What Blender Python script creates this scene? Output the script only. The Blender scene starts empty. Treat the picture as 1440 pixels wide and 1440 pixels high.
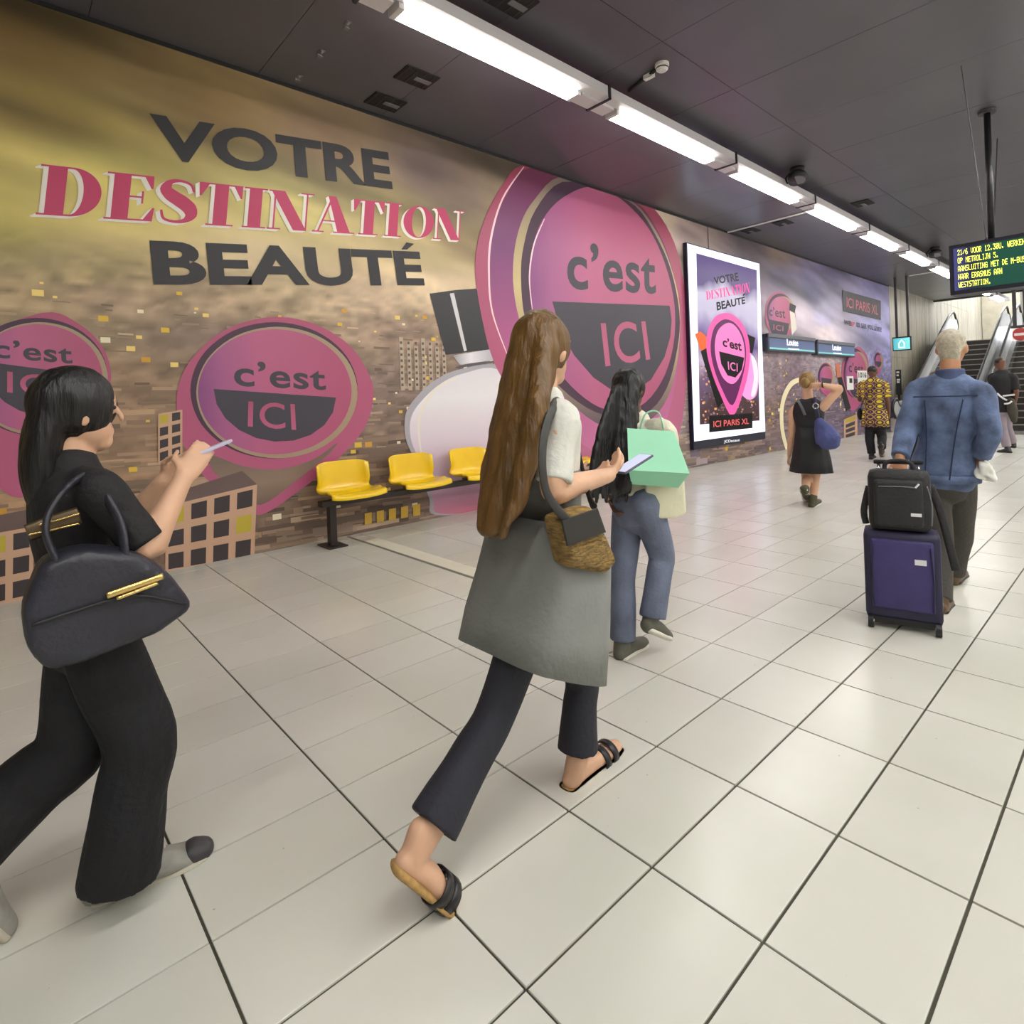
import bpy, bmesh, math, random
import numpy as np
from mathutils import Vector, Matrix, geometry, noise as mnoise

random.seed(7); rng = np.random.default_rng(7)
scene = bpy.context.scene
COL = scene.collection

# ------------------------------------------------------------------ camera
F, CX, CY, YAW, ROLL, H = 817.7, 720.0, 561.7, -0.8382, -0.0356, 1.40
_f = np.array([math.sin(YAW), math.cos(YAW), 0.0]); _r = np.array([math.cos(YAW), -math.sin(YAW), 0.0]); _u = np.array([0, 0, 1.0])
_r2 = math.cos(ROLL) * _r + math.sin(ROLL) * _u
_u2 = -math.sin(ROLL) * _r + math.cos(ROLL) * _u
CAM = np.array([0, 0, H])
cam_d = bpy.data.cameras.new('camera'); cam = bpy.data.objects.new('camera', cam_d); COL.objects.link(cam)
cam_d.sensor_width = 36; cam_d.lens = F / 1440 * 36; cam_d.shift_y = (CY - 720) / 1440
cam_d.clip_start = 0.05; cam_d.clip_end = 200
cam.matrix_world = Matrix(((_r2[0], _u2[0], -_f[0], 0), (_r2[1], _u2[1], -_f[1], 0), (_r2[2], _u2[2], -_f[2], H), (0, 0, 0, 1)))
scene.camera = cam
# ------------------------------------------------------------------ world and exposure
scene.view_settings.view_transform = 'Standard'; scene.view_settings.look = 'None'
scene.view_settings.gamma = 1; scene.view_settings.use_curve_mapping = False
scene.view_settings.exposure = 0.58
world = bpy.data.worlds.new('world'); scene.world = world; world.use_nodes = True
world.node_tree.nodes['Background'].inputs[0].default_value = (0.8, 0.82, 0.9, 1)
world.node_tree.nodes['Background'].inputs[1].default_value = 0.1
scene.cycles.use_denoising = True
LAMP_POWER = 17.0        # emission of the fluorescent diffusers in the mural-side row
FILL_POWER_HALL = 34.0   # brighter tubes of the two unseen rows added to light the hall
SCREEN_POWER = 1.0       # emission of the backlit poster

# pixel of the photograph -> direction -> point on a known plane
def ray(x, y): return _f + _r2 * (x - CX) / F + _u2 * (CY - y) / F
def onz(x, y, z=0.0):
    d = ray(x, y); return Vector(CAM + d * ((z - H) / d[2]))
def onx(x, y, X):
    d = ray(x, y); return Vector(CAM + d * (X / d[0]))
def ony(x, y, Y):
    d = ray(x, y); return Vector(CAM + d * (Y / d[1]))
def pj(P):
    d = np.asarray(P, float) - CAM; z = d @ _f
    return CX + F * (d @ _r2) / z, CY - F * (d @ _u2) / z, z

# ------------------------------------------------------------------ materials
def lin(c):
    c = [v / 255 for v in c]
    return tuple(v / 12.92 if v <= 0.04045 else ((v + 0.055) / 1.055) ** 2.4 for v in c) + (1,)
MATS = {}
def mat(name, rgb, rough=0.5, metal=0.0, noise=None, bump=None, emit=0.0, spec=0.5, alpha=1.0, coat=0.0, stretch=(1, 1, 1)):
    """procedural principled material: colour varied by noise (scale, amount), bump (scale, strength)"""
    if name in MATS: return MATS[name]
    m = bpy.data.materials.new(name); m.use_nodes = True; nt = m.node_tree; b = nt.nodes['Principled BSDF']
    c = lin(rgb)
    b.inputs['Base Color'].default_value = c; b.inputs['Roughness'].default_value = rough
    b.inputs['Metallic'].default_value = metal; b.inputs['Specular IOR Level'].default_value = spec
    b.inputs['Coat Weight'].default_value = coat
    if emit: b.inputs['Emission Color'].default_value = c; b.inputs['Emission Strength'].default_value = emit
    tc = mp = None
    if noise or bump:
        tc = nt.nodes.new('ShaderNodeTexCoord'); mp = nt.nodes.new('ShaderNodeMapping'); mp.inputs['Scale'].default_value = stretch
        nt.links.new(tc.outputs['Object'], mp.inputs['Vector'])
    if noise:
        n = nt.nodes.new('ShaderNodeTexNoise'); n.inputs['Scale'].default_value = noise[0]; n.inputs['Detail'].default_value = 5
        nt.links.new(mp.outputs[0], n.inputs['Vector'])
        r = nt.nodes.new('ShaderNodeValToRGB'); a = noise[1]
        r.color_ramp.elements[0].position = 0.3; r.color_ramp.elements[1].position = 0.7
        r.color_ramp.elements[0].color = tuple(v * (1 - a) for v in c[:3]) + (1,)
        r.color_ramp.elements[1].color = tuple(min(1, v * (1 + a)) for v in c[:3]) + (1,)
        nt.links.new(n.outputs['Fac'], r.inputs['Fac']); nt.links.new(r.outputs[0], b.inputs['Base Color'])
    if bump:
        n = nt.nodes.new('ShaderNodeTexNoise'); n.inputs['Scale'].default_value = bump[0]; n.inputs['Detail'].default_value = 4
        nt.links.new(mp.outputs[0], n.inputs['Vector'])
        bp = nt.nodes.new('ShaderNodeBump'); bp.inputs['Strength'].default_value = bump[1]; bp.inputs['Distance'].default_value = 0.02
        nt.links.new(n.outputs['Fac'], bp.inputs['Height']); nt.links.new(bp.outputs[0], b.inputs['Normal'])
    MATS[name] = m; return m
def grad(name, stops, axis=2, rough=0.45, emit=0.0, noise=0.0):
    """print with a colour ramp along one axis of the object's own bounding box"""
    if name in MATS: return MATS[name]
    m = bpy.data.materials.new(name); m.use_nodes = True; nt = m.node_tree; b = nt.nodes['Principled BSDF']
    tc = nt.nodes.new('ShaderNodeTexCoord'); sp = nt.nodes.new('ShaderNodeSeparateXYZ'); nt.links.new(tc.outputs['Generated'], sp.inputs[0])
    r = nt.nodes.new('ShaderNodeValToRGB'); els = r.color_ramp.elements
    while len(els) < len(stops): els.new(0.5)
    for e, (p, c) in zip(els, stops): e.position = p; e.color = lin(c)
    src = sp.outputs[axis]
    if noise:
        n = nt.nodes.new('ShaderNodeTexNoise'); n.inputs['Scale'].default_value = 3; nt.links.new(tc.outputs['Generated'], n.inputs['Vector'])
        ma = nt.nodes.new('ShaderNodeMath'); ma.operation = 'MULTIPLY_ADD'; ma.inputs[1].default_value = noise
        nt.links.new(n.outputs['Fac'], ma.inputs[0]); nt.links.new(src, ma.inputs[2]); src = ma.outputs[0]
    nt.links.new(src, r.inputs['Fac']); nt.links.new(r.outputs[0], b.inputs['Base Color']); b.inputs['Roughness'].default_value = rough
    if emit: nt.links.new(r.outputs[0], b.inputs['Emission Color']); b.inputs['Emission Strength'].default_value = emit
    MATS[name] = m; return m
def vcol(name, rough=0.5, emit=0.0, fine=0.0):
    if name in MATS: return MATS[name]
    m = bpy.data.materials.new(name); m.use_nodes = True; nt = m.node_tree; b = nt.nodes['Principled BSDF']
    a = nt.nodes.new('ShaderNodeVertexColor'); a.layer_name = 'Col'; out = a.outputs[0]
    if fine:
        tc = nt.nodes.new('ShaderNodeTexCoord'); n = nt.nodes.new('ShaderNodeTexNoise'); n.inputs['Scale'].default_value = 4; n.inputs['Detail'].default_value = 8
        nt.links.new(tc.outputs['Object'], n.inputs['Vector'])
        mr = nt.nodes.new('ShaderNodeMapRange'); mr.inputs[3].default_value = 1 - fine; mr.inputs[4].default_value = 1 + fine
        nt.links.new(n.outputs['Fac'], mr.inputs[0])
        mx = nt.nodes.new('ShaderNodeVectorMath'); mx.operation = 'SCALE'; nt.links.new(out, mx.inputs[0]); nt.links.new(mr.outputs[0], mx.inputs['Scale']); out = mx.outputs[0]
    nt.links.new(out, b.inputs['Base Color']); b.inputs['Roughness'].default_value = rough
    if emit: nt.links.new(out, b.inputs['Emission Color']); b.inputs['Emission Strength'].default_value = emit
    MATS[name] = m; return m

# ------------------------------------------------------------------ object helpers
def link(o, parent=None):
    COL.objects.link(o)
    if parent is not None: o.parent = parent
    return o
def tag(o, label, cat, group=None):
    o['label'] = label; o['category'] = cat
    if group: o['group'] = group
    return o
def empty(name, loc, label, cat, group=None, rz=0.0):
    o = bpy.data.objects.new(name, None); o.empty_display_size = 0.1; o.location = loc; o.rotation_euler = (0, 0, rz); link(o)
    return tag(o, label, cat, group)
def raw(name, verts, faces, m, parent=None, smooth=False, loc=None):
    me = bpy.data.meshes.new(name); me.from_pydata([tuple(v) for v in verts], [], faces); me.update()
    if m: me.materials.append(m)
    if smooth: me.polygons.foreach_set('use_smooth', [True] * len(me.polygons))
    o = bpy.data.objects.new(name, me); link(o, parent)
    if loc is not None: o.location = loc
    return o
class MB:
    """collects boxes, tubes and polygons into one mesh"""
    def __init__(s): s.v = []; s.f = []
    def add(s, verts, faces):
        n = len(s.v); s.v += [tuple(v) for v in verts]; s.f += [tuple(i + n for i in f) for f in faces]; return s
    def box(s, x0, x1, y0, y1, z0, z1, bev=0.0):
        if bev <= 0:
            return s.add([(x0, y0, z0), (x1, y0, z0), (x1, y1, z0), (x0, y1, z0), (x0, y0, z1), (x1, y0, z1), (x1, y1, z1), (x0, y1, z1)],
                         [(0, 3, 2, 1), (4, 5, 6, 7), (0, 1, 5, 4), (1, 2, 6, 5), (2, 3, 7, 6), (3, 0, 4, 7)])
        bm = bmesh.new(); bmesh.ops.create_cube(bm, size=1)
        for v in bm.verts: v.co = Vector(((x0 + x1) / 2 + v.co.x * (x1 - x0), (y0 + y1) / 2 + v.co.y * (y1 - y0), (z0 + z1) / 2 + v.co.z * (z1 - z0)))
        bmesh.ops.bevel(bm, geom=bm.edges[:], offset=bev, segments=2, affect='EDGES', profile=0.6)
        bm.verts.index_update(); s.add([v.co[:] for v in bm.verts], [[v.index for v in f.verts] for f in bm.faces]); bm.free(); return s
    def tube(s, pts, rad, n=10, cap=True, up=None):
        pts = [Vector(p) for p in pts]; rads = rad if isinstance(rad, list) else [rad] * len(pts)
        rings = []; prev = None
        for i, p in enumerate(pts):
            t = (pts[min(i + 1, len(pts) - 1)] - pts[max(i - 1, 0)])
            t = t.normalized() if t.length > 1e-9 else Vector((0, 0, 1))
            if prev is None:
                a = Vector(up) if up else (Vector((0, 0, 1)) if abs(t.z) < 0.9 else Vector((1, 0, 0)))
            else: a = prev
            a = (a - t * a.dot(t)).normalized(); b = t.cross(a); prev = a
            ra, rb = rads[i] if isinstance(rads[i], (list, tuple)) else (rads[i], rads[i])
            rings.append([p + a * (math.cos(2 * math.pi * k / n) * ra) + b * (math.sin(2 * math.pi * k / n) * rb) for k in range(n)])
        base = len(s.v); s.v += [tuple(q) for r in rings for q in r]
        for i in range(len(rings) - 1):
            for k in range(n):
                s.f.append((base + i * n + k, base + i * n + (k + 1) % n, base + (i + 1) * n + (k + 1) % n, base + (i + 1) * n + k))
        if cap:
            s.f.append(tuple(base + k for k in reversed(range(n)))); s.f.append(tuple(base + (len(rings) - 1) * n + k for k in range(n)))
        return s
    def build(s, name, m, parent=None, smooth=False, loc=None, off=None):
        v = s.v if off is None else [(x - off[0], y - off[1], z - off[2]) for x, y, z in s.v]
        return raw(name, v, s.f, m, parent, smooth, loc)
def catmull(P, n=6, closed=False):
    P = [Vector(p) for p in P]; out = []; N = len(P)
    for i in range(N if closed else N - 1):
        p0 = P[(i - 1) % N] if closed else P[max(i - 1, 0)]; p1 = P[i]; p2 = P[(i + 1) % N]; p3 = P[(i + 2) % N] if closed else P[min(i + 2, N - 1)]
        for k in range(n):
            t = k / n
            out.append(0.5 * ((2 * p1) + (p2 - p0) * t + (2 * p0 - 5 * p1 + 4 * p2 - p3) * t * t + (3 * p1 - p0 - 3 * p2 + p3) * t ** 3))
    if not closed: out.append(P[-1])
    return out
def structure(o): o['kind'] = 'structure'; return o

# ------------------------------------------------------------------ setting dimensions
XW, XR, Y0, YM, YC, CEIL = -5.87, 6.2, -7.0, 22.15, 27.9, 4.70
TA, TB, TX, TY = 0.33256, 0.5140, -1.0376, 0.9109        # tile pitch across / along, grid origin

# ------------------------------------------------------------------ floor
grout = mat('grout', (70, 68, 56), 0.8, noise=(6, 0.25))
floor = structure(MB().box(XW - 0.3, XR + 0.3, Y0 - 0.3, 34.0, -0.3, -0.006).build('floor', grout))
def tile_mat():
    m = bpy.data.materials.new('floor_tile'); m.use_nodes = True; nt = m.node_tree; b = nt.nodes['Principled BSDF']
    tc = nt.nodes.new('ShaderNodeTexCoord'); g = nt.nodes.new('ShaderNodeNewGeometry'); oi = nt.nodes.new('ShaderNodeObjectInfo')
    n = nt.nodes.new('ShaderNodeTexNoise'); n.inputs['Scale'].default_value = 0.9; n.inputs['Detail'].default_value = 6
    nt.links.new(g.outputs['Position'], n.inputs['Vector'])
    ad = nt.nodes.new('ShaderNodeMath'); ad.operation = 'ADD'; nt.links.new(oi.outputs['Random'], ad.inputs[0]); nt.links.new(g.outputs['Random Per Island'], ad.inputs[1])
    fr = nt.nodes.new('ShaderNodeMath'); fr.operation = 'FRACT'; nt.links.new(ad.outputs[0], fr.inputs[0])
    mx = nt.nodes.new('ShaderNodeMath'); mx.operation = 'MULTIPLY_ADD'; mx.inputs[1].default_value = 0.22; nt.links.new(fr.outputs[0], mx.inputs[0]); nt.links.new(n.outputs['Fac'], mx.inputs[2])
    r = nt.nodes.new('ShaderNodeValToRGB'); r.color_ramp.elements[0].position = 0.25; r.color_ramp.elements[1].position = 0.9
    r.color_ramp.elements[0].color = lin((201, 200, 189)); r.color_ramp.elements[1].color = lin((223, 222, 213))
    nt.links.new(mx.outputs[0], r.inputs['Fac'])
    # sparse specks of dirt
    v = nt.nodes.new('ShaderNodeTexVoronoi'); v.inputs['Scale'].default_value = 14; nt.links.new(g.outputs['Position'], v.inputs['Vector'])
    n2 = nt.nodes.new('ShaderNodeTexNoise'); n2.inputs['Scale'].default_value = 5; nt.links.new(g.outputs['Position'], n2.inputs['Vector'])
    lt = nt.nodes.new('ShaderNodeMath'); lt.operation = 'LESS_THAN'; lt.inputs[1].default_value = 0.045; nt.links.new(v.outputs['Distance'], lt.inputs[0])
    gt = nt.nodes.new('ShaderNodeMath'); gt.operation = 'GREATER_THAN'; gt.inputs[1].default_value = 0.57; nt.links.new(n2.outputs['Fac'], gt.inputs[0])
    mu = nt.nodes.new('ShaderNodeMath'); mu.operation = 'MULTIPLY'; nt.links.new(lt.outputs[0], mu.inputs[0]); nt.links.new(gt.outputs[0], mu.inputs[1])
    m2 = nt.nodes.new('ShaderNodeMath'); m2.operation = 'MULTIPLY'; m2.inputs[1].default_value = 0.5; nt.links.new(mu.outputs[0], m2.inputs[0])
    mix = nt.nodes.new('ShaderNodeMix'); mix.data_type = 'RGBA'; nt.links.new(m2.outputs[0], mix.inputs[0]); nt.links.new(r.outputs[0], mix.inputs[6]); mix.inputs[7].default_value = lin((120, 110, 95))
    nt.links.new(mix.outputs[2], b.inputs['Base Color'])
    b.inputs['Roughness'].default_value = 0.24; b.inputs['Specular IOR Level'].default_value = 0.6
    return m
TILE = tile_mat()
def gap_a(a): return 0.0044 if a >= -1 else (0.0020 if a in (-4, -8, -11) else 0.0032)       # half joint on line a (along the hall)
def gap_b(b): return 0.0040 if b > -2 else 0.0045
tiles = []
for a in range(-15, 22):
    x0, x1 = max(TX + TA * a, XW), TX + TA * (a + 1)
    for b in range(-15, 48):
        y0, y1 = TY + TB * b, TY + TB * (b + 1)
        q = (x0 + gap_a(a), x1 - gap_a(a + 1), y0 + gap_b(b), y1 - gap_b(b + 1))
        cs = [pj((q[i], q[j], 0)) for i, j in ((0, 2), (1, 2), (1, 3), (0, 3))]
        area = 0
        if all(c[2] > 0.3 for c in cs):
            cx, cy = sum(c[0] for c in cs) / 4, sum(c[1] for c in cs) / 4
            if -60 < cx < 1500 and cy < 1500:
                area = abs(sum(cs[i][0] * cs[(i + 1) % 4][1] - cs[(i + 1) % 4][0] * cs[i][1] for i in range(4)) / 2)
        tiles.append((area, q))
tiles.sort(key=lambda t: -t[0])
rest = MB(); shared = {}
for i, (area, q) in enumerate(tiles):
    w, l = q[1] - q[0], q[3] - q[2]
    if i < 300:
        k = (round(w, 4), round(l, 4))
        if k not in shared:
            mb = MB(); mb.add([(-w / 2, -l / 2, -0.006), (w / 2, -l / 2, -0.006), (w / 2, l / 2, -0.006), (-w / 2, l / 2, -0.006),
                               (-w / 2 , -l / 2, -0.0008), (w / 2, -l / 2, -0.0008), (w / 2, l / 2, -0.0008), (-w / 2, l / 2, -0.0008),
                               (-w / 2 + .0012, -l / 2 + .0012, 0), (w / 2 - .0012, -l / 2 + .0012, 0), (w / 2 - .0012, l / 2 - .0012, 0), (-w / 2 + .0012, l / 2 - .0012, 0)],
                              [(8, 9, 10, 11)] + [(j, (j + 1) % 4, 4 + (j + 1) % 4, 4 + j) for j in range(4)] + [(4 + j, 4 + (j + 1) % 4, 8 + (j + 1) % 4, 8 + j) for j in range(4)])
            me = bpy.data.meshes.new('tile'); me.from_pydata(mb.v, [], mb.f); me.materials.append(TILE); shared[k] = me
        o = bpy.data.objects.new('tile', shared[k]); link(o, floor); o.location = ((q[0] + q[1]) / 2, (q[2] + q[3]) / 2, 0)
    else:
        rest.add([(q[0], q[2], -0.006), (q[1], q[2], -0.006), (q[1], q[3], -0.006), (q[0], q[3], -0.006), (q[0], q[2], 0), (q[1], q[2], 0), (q[1], q[3], 0), (q[0], q[3], 0)],
                 [(4, 5, 6, 7), (0, 1, 5, 4), (1, 2, 6, 5), (2, 3, 7, 6), (3, 0, 4, 7)])
o = rest.build('tile', TILE, floor); o['kind'] = 'stuff'
MB().box(XW + 0.05, -2.9, 2.792, 2.822, -0.005, 0.0015).build('expansion_joint', mat('joint_strip', (120, 118, 108), 0.6), floor)
for y in (16.1, 20.1):
    MB().box(-3.9, 1.5, y - 0.06, y + 0.06, -0.005, 0.002).build('threshold_strip', mat('strip_grey', (95, 93, 92), 0.6), floor)
for (xa, ya, xb, yb) in ((-5.5, 2.83, -3.2, 2.99),):
    MB().box(xa, xb, ya, yb, -0.005, 0.0012).build('tactile_strip', mat('strip_pale', (228, 224, 205), 0.5), floor)

# ------------------------------------------------------------------ ceiling
ceil_m = mat('ceiling_paint', (88, 86, 93), 0.32, noise=(0.8, 0.12), bump=(1.2, 0.15))
void_m = mat('ceiling_void', (30, 29, 30), 0.8)
ceiling = structure(MB().box(XW - 0.3, XR + 0.3, Y0 - 0.3, YC, CEIL + 0.012, CEIL + 0.35).build('ceiling', void_m))
xs = [XW, -3.03, -0.2, 2.63, XR]; pitch = 1.36
yb = 4.78 - 9 * pitch
while yb < YC:
    for i in range(4):
        y0, y1 = max(yb, Y0), min(yb + pitch, YC)
        if y1 - y0 > 0.2:
            dz = random.uniform(0, 0.003)
            MB().box(xs[i] + 0.003, xs[i + 1] - 0.003, y0 + 0.003, y1 - 0.003, CEIL + dz, CEIL + 0.02).build('ceiling_panel', ceil_m, ceiling)
    yb += pitch
MB().box(XW, XR, YC - 0.05, YC + 0.1, CEIL - 0.05, 8.2).build('soffit_edge', mat('soffit', (60, 58, 58), 0.6), ceiling)

# ------------------------------------------------------------------ walls
plain = mat('wall_paint', (190, 186, 180), 0.6, noise=(2, 0.06))
structure(MB().box(XR, XR + 0.3, Y0, 34, 0, CEIL).build('wall_right', plain))
structure(MB().box(XW, XR, Y0 - 0.3, Y0, 0, CEIL).build('wall_back', plain))
wall = structure(MB().box(XW - 0.3, XW - 0.01, Y0, YM, 0, CEIL).build('wall_left', mat('wall_core', (120, 115, 110), 0.7)))
MB().box(XW - 0.01, XW + 0.012, Y0, YM, CEIL - 0.035, CEIL - 0.002).build('edge_trim', mat('dark_trim', (28, 26, 28), 0.5), wall)

# mural background: colours of the print at spots of the photograph, blended
spots = [((0, 60), (112, 88, 48)), ((60, 170), (150, 126, 66)), ((0, 280), (172, 158, 84)), ((150, 250), (186, 172, 96)), ((300, 130), (128, 104, 66)), ((450, 175), (112, 90, 70)),
 ((600, 225), (96, 80, 78)), ((640, 260), (112, 94, 82)), ((640, 320), (150, 128, 92)), ((560, 290), (176, 158, 104)), ((380, 270), (196, 182, 112)), ((100, 340), (184, 164, 116)), ((0, 390), (172, 148, 112)),
 ((380, 360), (196, 176, 140)), ((600, 350), (208, 186, 140)), ((620, 395), (214, 190, 158)), ((150, 410), (160, 136, 112)), ((330, 420), (176, 152, 124)), ((520, 420), (190, 166, 140)),
 ((940, 320), (196, 178, 158)), ((960, 335), (160, 140, 140)), ((1060, 355), (120, 104, 116)), ((1090, 350), (150, 128, 120)), ((1100, 390), (112, 100, 134)), ((1140, 400), (104, 98, 140)), ((1170, 380), (90, 82, 112)), ((1235, 405), (112, 106, 150)),
 ((1130, 440), (190, 178, 190)), ((1160, 440), (176, 170, 200)), ((1235, 460), (160, 156, 204)), ((1250, 500), (150, 148, 196)), ((1160, 470), (200, 186, 190)), ((1085, 500), (150, 130, 140)),
 ((1120, 540), (120, 100, 112)), ((1090, 600), (130, 108, 100)), ((1200, 570), (112, 98, 124)), ((1245, 570), (120, 108, 140)), ((300, 480), (124, 104, 92)), ((560, 470), (150, 126, 110)), ((560, 560), (128, 108, 100)), ((200, 600), (150, 122, 98)), ((420, 700), (120, 98, 82)), ((40, 640), (170, 136, 104)), ((30, 780), (110, 80, 64)), ((200, 780), (110, 84, 70)), ((480, 750), (112, 92, 80)), ((700, 700), (140, 110, 110)), ((950, 620), (150, 136, 138)), ((1030, 640), (150, 126, 100))]
SP = np.array([[onx(*p, XW).y, onx(*p, XW).z] for p, _ in spots]); SC = np.array([lin(c)[:3] for _, c in spots])
def vnoise(u, v, seed):
    r = np.random.default_rng(seed).random((64, 64)); ui = np.floor(u).astype(int); vi = np.floor(v).astype(int); fu = u - ui; fv = v - vi
    fu = fu * fu * (3 - 2 * fu); fv = fv * fv * (3 - 2 * fv); g = lambda a, b: r[a % 64, b % 64]
    return (g(ui, vi) * (1 - fu) + g(ui + 1, vi) * fu) * (1 - fv) + (g(ui, vi + 1) * (1 - fu) + g(ui + 1, vi + 1) * fu) * fv
ny, nz = 740, 120
gy, gz = np.meshgrid(np.linspace(Y0, YM, ny), np.linspace(0, CEIL, nz), indexing='ij'); py, pz = gy.ravel(), gz.ravel()
warp = (vnoise(py * .5, pz * 1.1, 1) - .5) * 0.9
d2 = ((py[:, None] - SP[None, :, 0]) * 0.55) ** 2 + (pz[:, None] + warp[:, None] * .5 - SP[None, :, 1]) ** 2
w = 1 / (d2 + 0.02) ** 1.6; cols = (w @ SC) / w.sum(1)[:, None]
tilt = pz + 0.16 * py
streak = vnoise(py * .35 + 9, tilt * 2.6, 2) * .55 + vnoise(py * .8, tilt * 6, 3) * .3 + vnoise(py * 2, tilt * 11, 4) * .15
hor = np.where(py < 8, 2.45, 2.25)
sky = np.clip((pz - hor) / .5, 0, 1)
amp = 0.85 * sky
cols *= (1 + (streak - .5) * 2 * amp)[:, None]
dark = np.clip((vnoise(py * .3 + 3, tilt * 1.7, 8) - .55) * 5, 0, 1) * sky * np.clip((pz - 3.2) / 1.0, 0, 1)
cols = cols * (1 - .45 * dark[:, None])
city = 1 - sky
grain = (vnoise(py * 7, pz * 16, 5) - .5) * .7 + (vnoise(py * 14, pz * 30, 6) - .5) * .5
cols *= (1 + grain * city)[:, None]
cols = np.clip(cols * 1.12, 0.005, 1)
faces = [(i * nz + j, (i + 1) * nz + j, (i + 1) * nz + j + 1, i * nz + j + 1) for i in range(ny - 1) for j in range(nz - 1)]
mural = raw('mural_print', np.stack([np.full_like(py, XW), py, pz], 1), faces, vcol('mural_print', 0.48, fine=0.12), wall, True)
ca = mural.data.color_attributes.new('Col', 'FLOAT_COLOR', 'POINT'); ca.data.foreach_set('color', np.concatenate([cols, np.ones((len(cols), 1))], 1).ravel())

# printed city: blocks and lights, many small flat patches of ink in one print
def ink(name, quads, parent, X, m):
    v, f, c = [], [], []
    for q, colr in quads:
        f.append(tuple(range(len(v), len(v) + len(q)))); X += 1.2e-6; v += [(X, y, z) for y, z in q]; c += [lin(colr)] * len(q)
    o = raw(name, v, f, m, parent); a = o.data.color_attributes.new('Col', 'FLOAT_COLOR', 'POINT'); a.data.foreach_set('color', np.array(c, float).ravel()); return o
quads = []
def base_at(y, z):
    w_ = 1 / (((y - SP[:, 0]) * .55) ** 2 + (z - SP[:, 1]) ** 2 + .02) ** 1.6; c_ = (w_ @ SC) / w_.sum()
    return [255 * (v * 12.92 if v <= .0031308 else 1.055 * v ** (1 / 2.4) - .055) for v in c_]
def patch(y, z, w, h, c, sk=0.0): quads.append(([(y, z), (y + w, z + sk), (y + w, z + sk + h), (y, z + h)], c))
pal_l = [(120, 98, 86), (140, 116, 100), (164, 138, 116), (186, 160, 134), (128, 112, 104), (98, 80, 74), (200, 178, 152), (150, 126, 108), (176, 150, 116)]
pal_r = [(96, 82, 100), (130, 110, 124), (84, 74, 104), (160, 142, 156), (120, 100, 96), (150, 120, 110), (70, 60, 80)]
for k in range(3400):
    y = random.uniform(-1.2, 22.0); t = random.random() ** 0.75
    top = 2.42 if y < 9 else 2.15
    z = top * (1 - t); s = 0.04 + 0.24 * t * (0.4 + random.random())
    right = y > 9.5
    base = random.choice(pal_r if right else pal_l); j = random.uniform(.8, 1.2)
    bb = base_at(y, z); mixk = .35 if t < .6 else .55
    patch(y, z, s * random.uniform(.8, 2.6), s * random.uniform(.08, .34), tuple(min(255, (v * mixk + q * 1.05 * (1 - mixk)) * j) for v, q in zip(base, bb)), random.uniform(-.08, .02) * s)
for k in range(520):
    y = random.uniform(-1.0, 21.8); z = (2.5 if y < 9 else 2.2) * random.random() ** 0.7; s = random.uniform(.012, .05) * (1.5 if z < 1.2 else 1)
    patch(y, z, s * 1.5, s, random.choice([(230, 190, 70), (250, 220, 130), (214, 160, 60), (240, 230, 200)]))
for y0 in (3.55, 4.75):                                                  # tower blocks on the skyline
    for i in range(7):
        patch(y0 + i * .1, 1.55, .055, .62 - .05 * (i % 3), (186, 166, 146)); 
        for j in range(8): patch(y0 + i * .1 + .01, 1.6 + j * .07, .03, .03, (98, 84, 80))
ink('city_print', quads, wall, XW + 0.0012, vcol('city_ink', 0.5))

LAYER = [0]; OFF = [0.0072]
def flat(name, pts, m, parent, X, smooth=0, closed=True):
    """flat printed shape given by its outline in photo pixels, laid on the wall plane X"""
    LAYER[0] += 1; X2 = X + OFF[0] + 0.00006 * LAYER[0]
    P = [Vector(p) for p in pts]
    if smooth: P = catmull([(p[0], p[1], 0) for p in P], smooth, closed)
    W = [onx(p[0], p[1], X) for p in P]; V = [(X2, w.y, w.z) for w in W]
    tri = geometry.tessellate_polygon([[Vector((w.y, w.z, 0)) for w in W]])
    return raw(name, V, [tuple(t) for t in tri], m, parent)
def line(name, pts, wd, m, parent, X, smooth=6):
    LAYER[0] += 1; X2 = X + OFF[0] + 0.00006 * LAYER[0]
    P = [onx(p.x, p.y, X) for p in catmull([(a, b, 0) for a, b in pts], smooth)]; v = []; n = len(P)
    for i, p in enumerate(P):
        t = (P[min(i + 1, n - 1)] - P[max(i - 1, 0)]).normalized(); k = Vector((0, -t.z, t.y)) * wd * (0.35 + 0.65 * math.sin(math.pi * (i + .5) / n))
        v += [(X2, p.y + k.y, p.z + k.z), (X2, p.y - k.y, p.z - k.z)]
    return raw(name, v, [(2 * i, 2 * i + 1, 2 * i + 3, 2 * i + 2) for i in range(n - 1)], m, parent)
def glyphs(text, bold=0.0, space=1.0):
    c = bpy.data.curves.new('txt', 'FONT'); c.body = text; c.offset = bold; c.space_character = space; c.resolution_u = 5
    o = bpy.data.objects.new('txt', c); COL.objects.link(o)
    me = bpy.data.meshes.new_from_object(o.evaluated_get(bpy.context.evaluated_depsgraph_get()))
    bpy.data.objects.remove(o); bpy.data.curves.remove(c)
    v = np.array([p.co[:2] for p in me.vertices]); f = [tuple(p.vertices) for p in me.polygons]; bpy.data.meshes.remove(me)
    v = (v - v.min(0)) / (v.max(0) - v.min(0)); return v, f
def quad_map(v, corners):
    """unit box -> four 3D corners (bottom-left, bottom-right, top-right, top-left)"""
    a, b, c, d = [np.array(k) for k in corners]; x, y = v[:, :1], v[:, 1:2]
    return a * (1 - x) * (1 - y) + b * x * (1 - y) + c * x * y + d * (1 - x) * y
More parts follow.
